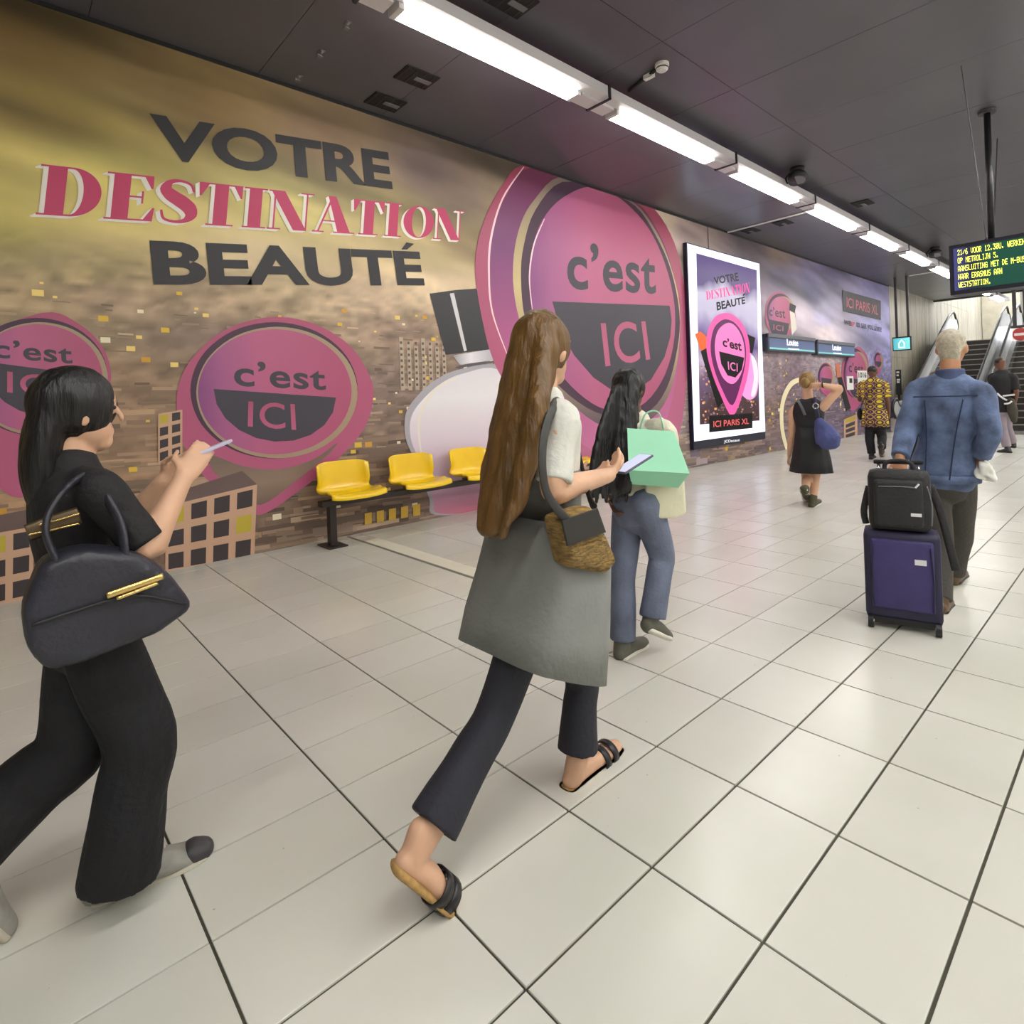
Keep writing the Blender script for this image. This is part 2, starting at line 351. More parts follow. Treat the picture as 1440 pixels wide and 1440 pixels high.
def words(name, text, corners_px, m, parent, X, bold=0.0, space=1.0, vf=None, shift=(0, 0, 0)):
    LAYER[0] += 1; v, f = vf or glyphs(text, bold, space)
    V = quad_map(v, [onx(*p, X) for p in corners_px]); V[:, 0] += v[:, 2] if v.shape[1] > 2 else 0; V = V + np.array([OFF[0] + 0.00006 * LAYER[0], 0, 0]) + np.array(shift)
    return raw(name, V, f, m, parent)
# high-contrast serif capitals for DESTINATION
def didone(word):
    V, Fc = [], []; x = 0.0; th = 0.035; K = []
    def poly(p):
        n = len(V); V.extend([(x + a, b) for a, b in p]); K.extend([len(K) * 1e-6] * len(p))
        for t in geometry.tessellate_polygon([[Vector((a, b, 0)) for a, b in p]]): Fc.append(tuple(n + i for i in t))
    def rect(a, b, c, d): poly([(a, b), (c, b), (c, d), (a, d)])
    def ring(cx, cy, R, S, r, s, off, a0, a1, n=24):
        for i in range(n):
            t, u = a0 + (a1 - a0) * i / n, a0 + (a1 - a0) * (i + 1) / n
            poly([(cx + R * math.cos(t), cy + S * math.sin(t)), (cx + R * math.cos(u), cy + S * math.sin(u)), (cx + off + r * math.cos(u), cy + s * math.sin(u)), (cx + off + r * math.cos(t), cy + s * math.sin(t))])
    for ch in word:
        st = 0.25
        if ch == 'D':
            rect(.1, 0, .1 + st, 1); rect(0, 0, .45, th); rect(0, 1 - th, .45, 1); ring(.42, .5, .42, .5, .17, .5 - th, 0, -math.pi / 2, math.pi / 2); adv = .9
        elif ch == 'E':
            rect(.1, 0, .1 + st, 1); rect(0, 0, .72, th); rect(0, 1 - th, .7, 1); rect(.3, .5, .55, .5 + th)
            poly([(.72, 0), (.74, .3), (.71, .3), (.58, th)]); poly([(.70, 1), (.70, .72), (.67, .72), (.56, 1 - th)]); rect(.53, .38, .56, .65); adv = .8
        elif ch == 'I': rect(.1, 0, .1 + st, 1); rect(0, 0, .45, th); rect(0, 1 - th, .45, 1); adv = .5
        elif ch == 'T':
            rect(.26, 0, .26 + st, 1); rect(.14, 0, .63, th); rect(0, 1 - th, .77, 1); poly([(0, 1), (.03, .68), (.0, .68), (-.02, 1)]); poly([(0, 1), (0.0, .68), (.03, .68), (.16, 1 - th)])
            poly([(.77, 1), (.77, .68), (.74, .68), (.61, 1 - th)]); adv = .8
        elif ch == 'N':
            rect(.09, 0, .09 + th, 1); rect(-.02, 0, .25, th); rect(-.02, 1 - th, .16, 1); poly([(.02, 1), (.3, 1), (.8, 0), (.52, 0)]); rect(.765, 0, .8, 1); rect(.64, 1 - th, .93, 1); adv = .95
        elif ch == 'A':
            poly([(.08, 0), (.12, 0), (.43, 1), (.38, 1)]); poly([(.3, 1), (.48, 1), (.86, 0), (.56, 0)]); rect(.2, .3, .6, .3 + th); rect(-.02, 0, .24, th); rect(.46, 0, .96, th); adv = .92
        elif ch == 'O': ring(.44, .5, .44, .5, .2, .5 - th * .8, 0, 0, 2 * math.pi, 36); adv = .9
        elif ch == 'S':
            sp = [(.56, .74), (.5, .9), (.33, .965), (.16, .92), (.1, .76), (.2, .62), (.36, .5), (.5, .36), (.54, .2), (.45, .07), (.28, .03), (.1, .09), (.05, .28)]
            wd = [.02, .025, .03, .05, .1, .13, .14, .13, .1, .05, .03, .025, .02]; C = catmull([(a, b, 0) for a, b in sp], 4); n = len(C)
            for i in range(n - 1):
                q = []
                for j in (i, i + 1):
                    t = (C[min(j + 1, n - 1)] - C[max(j - 1, 0)]).normalized(); k = min(j / 4, len(wd) - 1.001); h = wd[int(k)] * (1 - k % 1) + wd[min(int(k) + 1, len(wd) - 1)] * (k % 1)
                    q.append((C[j].x - t.y * h, C[j].y + t.x * h)); q.append((C[j].x + t.y * h, C[j].y - t.x * h))
                poly([q[0], q[1], q[3], q[2]])
            adv = .66
        x += adv + 0.0
    v = np.array(V); v = (v - v.min(0)) / (v.max(0) - v.min(0)); return np.concatenate([v, np.array(K)[:, None] * 0.3], 1), Fc

INK = mat('print_black', (44, 42, 46), 0.5); INKP = mat('print_rose', (196, 62, 104), 0.5); INKW = mat('print_white', (238, 230, 220), 0.5)
DARK = mat('print_slate', (66, 62, 74), 0.5)
px = lambda *a: [tuple(p) for p in a]
words('lettering', 'VOTRE', px((212, 222), (552, 267), (546, 214), (210, 159)), INK, wall, XW, 0.035)
vf = didone('DESTINATION')
DB = px((50, 302), (651, 339), (653, 297), (58, 231))
for s in (0.012, 0.024, 0.036): words('lettering', '', DB, INKW, wall, XW, vf=vf, shift=(0, -s, -s * .7))
words('lettering', '', DB, INKP, wall, XW, vf=vf)
words('lettering', 'BEAUTE', px((216, 401), (597, 402), (590, 354), (210, 338)), INK, wall, XW, 0.035)
flat('lettering', px((564, 351), (572, 351), (582, 343), (571, 341)), INK, wall, XW)

# printed map pins and perfume bottle
PK = grad('pin_pink', [(0, (196, 118, 152)), (.45, (182, 88, 124)), (1, (160, 64, 90))], 2, 0.42)
PK2 = grad('pin_pink_flat', [(0, (190, 96, 134)), (1, (176, 82, 116))], 2, 0.42)
PINNER = grad('pin_inner', [(0, (206, 122, 166)), (.35, (184, 90, 142)), (.7, (124, 58, 116)), (1, (112, 48, 76))], 2, 0.42)
DISC = grad('pin_disc', [(0, (128, 66, 128)), (.18, (168, 92, 142)), (.4, (188, 98, 138)), (1, (178, 84, 120))], 1, 0.42, noise=.12)
SHAD = mat('print_plum', (74, 48, 70), 0.5); GAPL = grad('pin_gap', [(0, (96, 78, 96)), (.55, (212, 190, 140)), (1, (120, 106, 104))], 2, 0.5)
RIM = mat('print_rim', (250, 214, 224), 0.4)
BW = grad('bottle_glass_print', [(0, (206, 110, 134)), (.22, (200, 168, 200)), (.5, (226, 210, 226)), (.8, (238, 234, 240)), (1, (228, 222, 230))], 2, 0.4)
flat('bottle_print', px((702, 515), (648, 519), (614, 533), (587, 556), (570, 582), (570, 616), (583, 648), (603, 700), (612, 724), (700, 716), (770, 690), (775, 560)), mat('print_glass_rim', (176, 172, 182), 0.4), wall, XW, 5)
flat('bottle_print', px((702, 520), (652, 525), (620, 539), (594, 562), (578, 586), (577, 616), (589, 648), (608, 700), (618, 722), (700, 714), (764, 690), (770, 570)), BW, wall, XW, 5)
line('bottle_print', px((645, 530), (610, 550), (589, 590), (592, 640)), 0.02, INKW, wall, XW)
flat('bottle_cap_print', px((604, 413), (640, 408), (669, 406), (700, 470), (692, 491), (626, 499)), mat('print_cap', (46, 45, 50), 0.4), wall, XW)
flat('bottle_cap_print', px((632, 413), (638, 412), (656, 493), (652, 494)), mat('print_grey_light', (214, 210, 214), 0.4), wall, XW)
flat('bottle_collar_print', px((636, 500), (690, 491), (697, 506), (646, 513)), grad('collar_print', [(0, (150, 148, 156)), (.4, (236, 232, 238)), (1, (170, 168, 176))], 1), wall, XW)
line('bottle_collar_print', px((640, 517), (668, 512), (702, 508)), 0.018, mat('print_grey_dark', (96, 90, 100), 0.5), wall, XW)
# big pin
flat('pin_print', px((736, 233), (704, 264), (682, 306), (669, 353), (669, 398), (679, 456), (690, 498), (707, 534), (745, 585), (800, 632), (880, 690), (935, 655), (956, 605), (964, 545), (966, 470), (961, 400), (948, 342), (923, 298), (900, 285), (820, 258)), PK, wall, XW, 4)
flat('pin_print', px((745, 236), (714, 270), (697, 310), (689, 360), (690, 410), (698, 455), (714, 500), (735, 540), (790, 600), (850, 640), (920, 620), (945, 560), (956, 480), (950, 405), (934, 345), (905, 294), (880, 281), (830, 262)), PINNER, wall, XW, 4)
line('pin_print', px((736, 235), (706, 280), (690, 335), (687, 385), (692, 440), (714, 502)), 0.017, RIM, wall, XW)
flat('pin_print', px((787, 249), (751, 281), (732, 314), (722, 359), (722, 409), (733, 460), (755, 510), (800, 565), (850, 600), (905, 596), (938, 560), (953, 500), (955, 430), (942, 372), (922, 325), (893, 287), (850, 268)), GAPL, wall, XW, 4)
flat('pin_print', px((790, 256), (752, 296), (736, 345), (732, 390), (738, 450), (760, 510), (800, 556), (850, 584), (905, 582), (936, 548), (952, 490), (955, 440), (943, 380), (922, 332), (893, 290), (850, 270)), SHAD, wall, XW, 4)
flat('pin_print', px((820, 264), (782, 285), (757, 320), (746, 365), (744, 410), (753, 462), (776, 510), (812, 552), (852, 576), (898, 572), (929, 538), (946, 488), (948, 430), (935, 372), (912, 322), (880, 286), (850, 268)), DISC, wall, XW, 4)
line('pin_print', px((765, 308), (750, 345), (744, 390), (748, 435)), 0.014, RIM, wall, XW)
flat('pin_print', px((776, 424), (941, 430), (944, 450), (942, 474), (934, 502), (915, 534), (888, 553), (859, 548), (834, 531), (807, 500), (787, 464)), DARK, wall, XW)
words('lettering', 'c\u2019est', px((798, 407), (922, 414), (921, 354), (795, 337)), DARK, wall, XW, 0.02, 1.06)
words('lettering', 'ICI', px((851, 516), (914, 506), (907, 451), (844, 454)), PK2, wall, XW, 0.012, 1.1)
def pin(out, disc, half, c1, c2, blur=0, bold=.02, hole=None):
    flat('pin_print', out, PK2, wall, XW, 5)
    if hole: flat('pin_gap_print', hole, grad('pin_gap_city', [(0, (104, 86, 78)), (.5, (150, 126, 108)), (1, (126, 106, 96))], 2, .5, noise=.3), wall, XW, 4)
    cx, cy = sum(p[0] for p in disc) / len(disc), sum(p[1] for p in disc) / len(disc)
    flat('pin_print', [(cx + (p[0] - cx) * 1.09 - 1, cy + (p[1] - cy) * 1.09 - 2) for p in disc], SHAD, wall, XW, 5)
    flat('pin_print', [(cx + (p[0] - cx) * 1.05 + 3, cy + (p[1] - cy) * 1.05 + 1) for p in disc], mat('print_tan', (170, 148, 124), .5), wall, XW, 5)
    flat('pin_print', disc, DISC if blur == 0 else PK2, wall, XW, 5)
    flat('pin_print', half, DARK, wall, XW)
    if c1: words('lettering', 'c\u2019est', c1, DARK, wall, XW, bold, 1.06)
    if c2: words('lettering', 'ICI', c2, PK2, wall, XW, 0.01, 1.1)
def ell(cx, cy, rx, ry, n=12, rot=0): return [(cx + rx * math.cos(t) * math.cos(rot) - ry * math.sin(t) * math.sin(rot), cy + rx * math.cos(t) * math.sin(rot) + ry * math.sin(t) * math.cos(rot)) for t in [2 * math.pi * k / n for k in range(n)]]
def halfdisc(x0, y0, x1, y1, depth, n=10): return [(x0 + (x1 - x0) * (.5 - .5 * math.cos(math.pi * k / n)), y0 + (y1 - y0) * (.5 - .5 * math.cos(math.pi * k / n)) + depth * math.sin(math.pi * k / n)) for k in range(n + 1)]
pin(px((382, 446), (440, 455), (490, 485), (519, 528), (524, 562), (510, 605), (470, 650), (420, 690), (364, 724), (325, 700), (285, 668), (258, 625), (248, 575), (253, 535), (275, 498), (320, 462)),
    ell(386, 551, 108, 88), halfdisc(300, 547, 472, 559, 68), px((329, 543), (458, 549), (457, 517), (328, 505)), px((348, 600), (416, 605), (414, 568), (349, 564)), hole=px((296, 640), (340, 655), (390, 660), (440, 646), (474, 622), (458, 642), (416, 676), (366, 710), (336, 690), (300, 664)))
pin(px((60, 440), (110, 455), (145, 490), (156, 535), (140, 580), (95, 622), (30, 700), (-40, 640), (-60, 560), (-30, 480)), ell(52, 532, 92, 76), halfdisc(-25, 508, 128, 528, 66),
    px((-10, 503), (102, 512), (101, 486), (-10, 476)), px((10, 552), (85, 560), (85, 530), (10, 522)))
pin(px((1094, 410), (1108, 418), (1117, 435), (1117, 458), (1106, 478), (1098, 492), (1084, 470), (1076, 448), (1080, 420)), ell(1097, 441, 17, 24), halfdisc(1080, 449, 1109, 455, 26), px((1081, 444), (1104, 448), (1103, 434), (1081, 431)), px((1087, 464), (1101, 466), (1101, 458), (1087, 456)))
flat('bottle_cap_print', px((1110, 426), (1119, 430), (1117, 440), (1109, 436)), INK, wall, XW); flat('bottle_print', px((1110, 437), (1117, 441), (1120, 462), (1113, 472)), INKW, wall, XW)
pin(px((1203, 488), (1213, 492), (1220, 505), (1221, 530), (1214, 560), (1199, 578), (1189, 565), (1184, 540), (1185, 508)), ell(1203, 527, 15, 32), halfdisc(1192, 531, 1216, 535, 27), px((1193, 523), (1214, 526), (1213, 512), (1193, 509)), px((1197, 546), (1210, 548), (1210, 540), (1197, 538)))
pin(px((1160, 510), (1168, 515), (1172, 527), (1171, 540), (1165, 556), (1154, 550), (1150, 530), (1153, 516)), ell(1161, 530, 9, 15), halfdisc(1154, 531, 1169, 533, 12), None, None)
pin(px((1234, 495), (1240, 502), (1239, 518), (1234, 528), (1230, 515), (1230, 501)), ell(1234.5, 508, 4, 9), halfdisc(1231, 508, 1239, 509, 8), None, None)
line('ring_print', px((1131, 532), (1112, 540), (1100, 566), (1099, 600), (1106, 630), (1118, 645)), 0.1, mat('print_cream', (250, 236, 196), 0.4), wall, XW)
flat('lipstick_print', px((1174, 512), (1180, 510), (1182, 530), (1177, 531)), mat('print_orange', (206, 120, 90), .5), wall, XW)
flat('lipstick_print', px((1177, 531), (1183, 530), (1196, 574), (1189, 578)), INK, wall, XW)
# printed buildings with their windows
TAN = mat('print_facade', (206, 166, 138), 0.5); WIN = mat('print_window', (62, 54, 58), 0.5); ROOF = mat('print_roof', (110, 90, 86), 0.5); YEL = mat('print_lit', (196, 176, 60), .5)
def building(quad, rows, colsn, roof=None):
    flat('building_print', quad, TAN, wall, XW)
    a, b, c, d = [Vector(q) for q in quad]
    at = lambda u, v: (a * (1 - u) * (1 - v) + b * u * (1 - v) + c * u * v + d * (1 - u) * v)
    for i in range(colsn):
        for j in range(rows):
            u0, u1, v0, v1 = (i + .14) / colsn, (i + .82) / colsn, (j + .16) / rows, (j + .84) / rows
            flat('window_print', [at(u0, v0), at(u1, v0), at(u1, v1), at(u0, v1)], WIN if (i * 3 + j * 5) % 7 else YEL, wall, XW)
    if roof: flat('building_print', roof, ROOF, wall, XW)
building(px((232, 712), (361, 681), (357, 786), (232, 806)), 3, 4, px((232, 712), (252, 690), (340, 662), (361, 681)))
building(px((-20, 752), (48, 740), (46, 840), (-20, 855)), 3, 2, px((-20, 752), (-10, 726), (40, 716), (48, 740)))
building(px((222, 582), (256, 576), (256, 640), (222, 652)), 4, 2)
building(px((1186, 590), (1205, 582), (1205, 612), (1186, 618)), 4, 1, px((1170, 596), (1186, 590), (1205, 582), (1190, 584)))
for i in range(5): flat('window_print', px((512 + i * 17, 722 - i * 3), (522 + i * 17, 720 - i * 3), (522 + i * 17, 736 - i * 3), (512 + i * 17, 738 - i * 3)), mat('print_amber', (216, 176, 64), .5), wall, XW)
# advertiser's name panel
flat('name_panel_print', px((1184, 408), (1238, 423), (1238, 450), (1185, 438)), mat('print_charcoal', (58, 54, 62), .5), wall, XW)
words('lettering', 'ICI PARIS XL', px((1190, 432), (1234, 443), (1234, 430), (1190, 418)), mat('print_coral', (206, 96, 110), .5), wall, XW, 0.0)
words('lettering', 'we', px((1186, 456), (1196, 458.5), (1196, 451.5), (1186, 449)), DARK, wall, XW)
flat('heart_print', px((1198.5, 459), (1196, 455), (1196.3, 452.6), (1197.6, 452.2), (1198.6, 453.8), (1199.8, 452.8), (1201, 453.4), (1201, 455.8)), mat('print_coral', (206, 96, 110), .5), wall, XW)
words('lettering', 'to see you shine', px((1203.5, 463), (1239, 470), (1239, 457), (1203.5, 450)), DARK, wall, XW)
# ================================================================== beyond the mural: panelled wall, upper hall
def marble(name, c0, c1, c2):
    m = bpy.data.materials.new(name); m.use_nodes = True; nt = m.node_tree; b = nt.nodes['Principled BSDF']
    tc = nt.nodes.new('ShaderNodeNewGeometry'); mp = nt.nodes.new('ShaderNodeMapping'); mp.inputs['Scale'].default_value = (3, 15, 0.25); nt.links.new(tc.outputs['Position'], mp.inputs[0])
    n = nt.nodes.new('ShaderNodeTexNoise'); n.inputs['Scale'].default_value = 2.2; n.inputs['Detail'].default_value = 9; n.inputs['Roughness'].default_value = .7; nt.links.new(mp.outputs[0], n.inputs['Vector'])
    r = nt.nodes.new('ShaderNodeValToRGB'); e = r.color_ramp.elements; e[0].position = .3; e[0].color = lin(c0); e[1].position = .72; e[1].color = lin(c2); k = e.new(.5); k.color = lin(c1)
    nt.links.new(n.outputs['Fac'], r.inputs['Fac']); nt.links.new(r.outputs[0], b.inputs['Base Color']); b.inputs['Roughness'].default_value = .3; return m
PANEL = marble('stone_panel', (104, 98, 84), (172, 165, 148), (226, 222, 212))
far = structure(MB().box(XW - 0.3, XW - 0.03, YM, 45, 0, 8.2).build('wall_far_left', mat('wall_core', (120, 115, 110), 0.7)))
y = YM; k = 0
while y < 44:
    w = 0.62
    for z0, z1 in ((0, 2.36), (2.36, 4.74), (4.74, 8.0)):
        MB().box(XW - 0.03, XW + 0.005 + 0.004 * (k % 3), y + 0.006, y + w - 0.006, z0 + 0.004, z1 - 0.004).build('stone_panel', PANEL, far)
    y += w; k += 1
upper_m = mat('upper_wall', (214, 212, 206), 0.45, noise=(1.5, .1))
structure(MB().box(XW, XR, 44, 44.3, 0, 8.2).build('wall_end', upper_m))
structure(MB().box(XW - .3, XR + .3, YC, 45, 8.0, 8.3).build('ceiling_upper', mat('upper_ceiling', (150, 148, 146), .6)))
structure(MB().box(XW, XR, 27.6, 44, -0.2, 2.98).build('floor_upper', mat('upper_floor', (120, 116, 108), .5)))
structure(MB().box(-1.2, XR, 20.3, 27.6, -.2, 2.98).build('wall_stair_side', mat('upper_wall', (206, 200, 186), .45)))
o = MB().box(XW + .02, XW + 1.5, 37.2, 38.0, 2.98, 8.0, .03).build('pillar', mat('pillar_stone', (158, 150, 132), .5, noise=(3, .1))); tag(o, 'beige stone pillar standing against the panelled wall past the escalators', 'pillar')
o = MB().box(-4.25, -4.05, 37.4, 37.6, 2.98, 8.0).build('post', mat('post_dark', (58, 55, 58), .5)); tag(o, 'dark steel post beside the stone pillar at the upper level', 'post')
# lamps of the upper hall
for i, (xx, yy) in enumerate(((-4.6, 31), (-2.6, 31), (-.6, 31), (-4.6, 35), (-2.6, 35), (-.6, 35), (-3.6, 40), (-1.2, 40))):
    e = empty('upper_hall_lamp', (xx, yy, 7.57), 'bright square ceiling lamp of the upper hall above the escalators', 'ceiling lamp', 'square lamps over the upper hall')
    MB().box(-.5, .5, -.5, .5, 0.05, .4).build('housing', mat('lamp_white', (225, 225, 225), .5), e)
    MB().box(-.46, .46, -.46, .46, 0.0, .05).build('diffuser', mat('upper_diffuser', (246, 250, 255), .5, emit=55), e)

# ------------------------------------------------------------------ escalators
STEEL = mat('brushed_steel', (205, 204, 202), 0.22, metal=0.75, noise=(5, .1)); RUB = mat('handrail_rubber', (26, 25, 26), .4); STEP = mat('step_metal', (58, 54, 50), .45, noise=(20, .2)); NOSE = mat('step_edge', (168, 162, 152), .35)
GLASS = mat('balustrade_panel', (222, 224, 226), 0.15, metal=0.3, noise=(1.2, .12))
def escalator(x0, x1, label, ys=21.6, z1=2.98):
    e = empty('escalator', ((x0 + x1) / 2, ys, 0), label, 'escalator'); L = e.location
    n = 16; run = (27.4 - ys) / n; rise = z1 / n
    for i in range(n):
        s = MB().box(x0 + .3, x1 - .3, ys + i * run, ys + (i + 1) * run + .05, max(0, (i - 1) * rise), (i + 1) * rise - .004).build('step', STEP, e, off=L)
        MB().box(x0 + .3, x1 - .3, ys + i * run - .006, ys + i * run + .035, (i + 1) * rise - .03, (i + 1) * rise).build('step_edge', NOSE, s)
        s.data.update()
        for c in s.children: c.location = (-L[0], -L[1], -L[2])
    MB().box(x0 + .3, x1 - .3, ys - 1.5, ys, 0.0, .012).build('comb_plate', STEEL, e, off=L)
    for xa, xb in ((x0, x0 + .3), (x1 - .3, x1)):
        c = (xa + xb) / 2
        prof = [(ys - 1.3, .02), (ys - 1.3, .42), (ys - .1, .46), (27.4, z1 + .42), (28.6, z1 + .42), (28.6, z1 - .1), (27.5, z1 - .2), (ys, .02)]
        v = [(xx, a, b) for xx in (xa, xb) for a, b in prof]; m = len(prof)
        MB().add(v, [tuple(range(m)), tuple(reversed(range(m, 2 * m)))] + [(j, (j + 1) % m, m + (j + 1) % m, m + j) for j in range(m)]).build('skirt', STEEL, e, off=L)
        prof = [(ys - 1.35, .42), (ys - 1.55, .62), (ys - 1.5, .82), (ys - 1.3, .93), (ys - .1, .96), (27.4, z1 + .95), (28.6, z1 + .95), (28.8, z1 + .7), (28.6, z1 + .42), (27.4, z1 + .42), (ys - .1, .46)]
        v = [(xx, a, b) for xx in (c - .02, c + .02) for a, b in prof]; m = len(prof)
        MB().add(v, [tuple(range(m)), tuple(reversed(range(m, 2 * m)))] + [(j, (j + 1) % m, m + (j + 1) % m, m + j) for j in range(m)]).build('balustrade', GLASS, e, off=L)
        P = catmull([(c, a, b) for a, b in ((ys - 1.35, .44), (ys - 1.6, .66), (ys - 1.5, .9), (ys - 1.2, .98), (ys - .1, 1.0), (27.4, z1 + .99), (28.6, z1 + .99), (28.85, z1 + .7), (28.6, z1 + .45))], 5)
        MB().tube(P, (.05, .035), 8).build('handrail', RUB, e, True, off=L)
    return e
escalator(-5.45, -3.55, 'escalator beside the panelled wall, with a wide dark step band')
escalator(-3.5, -1.75, 'escalator under the round no-entry sign, next to the black-shirted man')
# no-entry sign hanging over the right-hand escalator
q0, q1 = ony(1423, 462, 20.6), ony(1447, 478, 20.6)
cx = (q0.x + q1.x) / 2
e = empty('no_entry_sign', (cx, 20.6, q1.z), 'white hanging panel with round red no-entry disc above the escalator', 'sign')
zc = (q0.z - q1.z)
hw = (q1.x - q0.x) / 2
MB().box(-hw, hw, 0, .06, 0, zc).build('panel', mat('sign_white', (236, 226, 224), .4, emit=.25), e)
MB().box(-hw - .03, hw + .03, -.01, .08, zc, zc + .07).build('top_rail', mat('post_dark', (58, 55, 58), .5), e)
m = MB(); m.add([(0 + .17 * math.cos(t), -.006, zc * .5 + .17 * math.sin(t)) for t in [2 * math.pi * k / 24 for k in range(24)]], [tuple(range(24))]).build('red_disc', mat('sign_red', (178, 62, 60), .4), e)
MB().box(-.125, .125, -.012, -.008, zc * .5 - .035, zc * .5 + .035).build('bar', mat('bar_white', (240, 232, 228), .4), e)
MB().box(-hw + .02, -hw + .1, .01, .07, zc + .07, CEIL - q1.z).build('hanger', mat('post_dark', (58, 55, 58), .5), e)
MB().box(hw - .1, hw - .02, .01, .07, zc + .07, CEIL - q1.z).build('hanger', mat('post_dark', (58, 55, 58), .5), e)

# ------------------------------------------------------------------ small green screen on two poles
e = empty('info_screen', (-5.165, 20.59, 2.46), 'small teal pictogram screen hung on two dark poles before the panelled wall', 'screen')
FR = mat('frame_black', (30, 32, 36), .4)
MB().box(-.24, .24, 0, .12, 0, .42, .01).build('frame', FR, e)
MB().box(-.215, .215, -.004, 0.01, .03, .38).build('display', grad('teal_display', [(0, (70, 150, 160)), (1, (110, 190, 190))], 0, .3, emit=.8), e)
o = MB().tube([(-.07 + 0.0, -.007, .09), (-.07, -.007, .22), (0, -.007, .32), (.07, -.007, .22), (.07, -.007, .09), (-.07, -.007, .09)], .014, 6).build('pictogram', mat('picto_white', (240, 248, 250), .4, emit=1.0), e)
for xx in (-.13, .17): MB().box(xx - .03, xx + .03, .03, .09, .42, CEIL - 2.46).build('pole', mat('post_dark', (58, 55, 58), .5), e)
# vertical notice board at the end of the mural
a, b = ony(1259, 520, 22.4), ony(1268, 555, 22.4)
e = empty('notice_board', (a.x, 22.4, b.z), 'narrow black notice board with white text blocks by the panelled wall', 'notice board')
hh = a.z - b.z; ww = b.x - a.x
MB().box(0, ww, 0, .05, 0, hh, .008).build('board', FR, e); MB().box(ww * .3, ww * .6, .01, .05, -b.z, 0).build('stand', FR, e)
for i, (z, w) in enumerate(((.86, .5), (.74, .4), (.56, .6), (.47, .5))): MB().box(ww * .2, ww * (.2 + w), -.004, .0, hh * z, hh * (z + .07)).build('text_block', mat('text_white', (225, 225, 220), .5), e)

# ------------------------------------------------------------------ LED information display
e = empty('led_display', (-1.31, 8.95, 2.5), 'long black hanging display with yellow dot-matrix text', 'display')
LX0, LX1, LZ = -.4, 2.9, .62
MB().box(LX0, LX1, 0, .28, 0, LZ, .012).build('casing', mat('casing_navy', (26, 26, 42), .4), e)
MB().box(LX0 + .05, LX1 - .05, -.006, .01, .05, LZ - .05).build('screen', grad('led_screen', [(0, (70, 72, 130)), (.05, (38, 44, 66)), (.12, (30, 74, 62)), (1, (24, 66, 54))], 0, .25, emit=.35), e)
LED = mat('led_yellow', (236, 240, 90), .4, emit=1.6)
DOTS = dict(zip('ABDEGIJKLMNOPRSTUVW012356/-. ', '7E1111117E 7F49494936 7F4141221C 7F49494941 3E4149497A 00417F4100 2040413F01 7F08142241 7F40404040 7F020C027F 7F0408107F 3E4141413E 7F09090906 7F09192946 4649494931 01017F0101 3F4040403F 1F2040201F 3F4038403F 3E5149453E 00427F4000 4261514946 2141454B31 2745454539 3C4A494930 2010080402 0808080808 0060600000 0000000000'.split()))
for i, t in enumerate(('21/6 VOOR 12.30U. WERKEN', 'OP METROLIJN 5.', 'AANSLUITING MET DE M-BUS', 'NAAR ERASMUS AAN', 'WESTSTATION.')):
    m = MB(); d = .0044; dz = .0098; z = LZ - .08 - i * .1
    for k, ch in enumerate(t):
        for cx_ in range(5):
            bits = int(DOTS[ch][2 * cx_:2 * cx_ + 2], 16)
            for r_ in range(7):
                if bits >> r_ & 1:
                    x_ = LX0 + .09 + (k * 6 + cx_) * d; z_ = z - r_ * dz; m.add([(x_, -.0075, z_), (x_ + d * .94, -.0075, z_), (x_ + d * .94, -.0075, z_ + dz * .92), (x_, -.0075, z_ + dz * .92)], [(0, 1, 2, 3)])
    m.build('led_text', LED, e)['kind'] = 'stuff'
for xx in (0.0, 2.4):
    MB().tube([(xx, .14, LZ), (xx, .14, CEIL - 2.5)], .035, 10).build('pole', mat('pole_black', (24, 24, 26), .4), e, True)
    MB().tube([(xx, .14, CEIL - 2.54), (xx, .14, CEIL - 2.505)], .09, 14).build('ceiling_plate', mat('post_dark', (58, 55, 58), .5), e)
for a, b in (((-0.03, 0.02, LZ), (.02, -1.35, CEIL - 2.5)), ((.0, .26, LZ), (-.07, 1.31, CEIL - 2.5))):
    MB().tube([a, b], .006, 5).build('guy_wire', mat('wire_dark', (50, 48, 50), .4), e)
MB().tube([(-.06, .14, LZ), (-.06, .14, LZ + .03), (-.02, .14, LZ + .05), (-.02, .14, LZ)], .008, 6).build('eye_bolt', mat('post_dark', (58, 55, 58), .5), e)

# ------------------------------------------------------------------ station name boxes on the wall
def name_box(c, label, txt):
    XF = XW + 0.16
    P = [onx(*p, XF) for p in c]; y0 = min(p.y for p in P); y1 = max(p.y for p in P); z0 = P[3].z; z1 = P[0].z
    e = empty('station_name_sign', (XW, (y0 + y1) / 2, z0), label, 'sign'); w = (y1 - y0) / 2; h = z1 - z0
    MB().box(0.004, .16, -w, w, 0, h, .012).build('casing', mat('sign_casing', (64, 68, 82), .4), e)
    MB().box(.158, .164, -w + .05, w - .05, .04, h - .1).build('face', grad('sign_face', [(0, (120, 190, 190)), (.16, (120, 180, 184)), (.17, (84, 96, 130)), (1, (74, 84, 120))], 2, .3, emit=.35), e)
    MB().box(.1, .175, -w, w, h - .07, h + .01).build('hood', mat('sign_hood', (104, 106, 116), .4), e)
    v, f = glyphs(txt, .012); V = np.stack([np.full(len(v), .167), -.36 + v[:, 0] * .62, .15 + v[:, 1] * .15], 1); raw('lettering', V, f, mat('sign_text', (240, 244, 250), .4, emit=.9), e)
    MB().box(.164, .167, -.3, .3, .065, .085).build('small_line', mat('sign_text', (240, 244, 250), .4, emit=.9), e)
name_box([(1081, 469), (1146, 478), (1146, 501), (1081, 493)], 'station name box reading Louise, fixed next to the backlit poster', 'Louise')
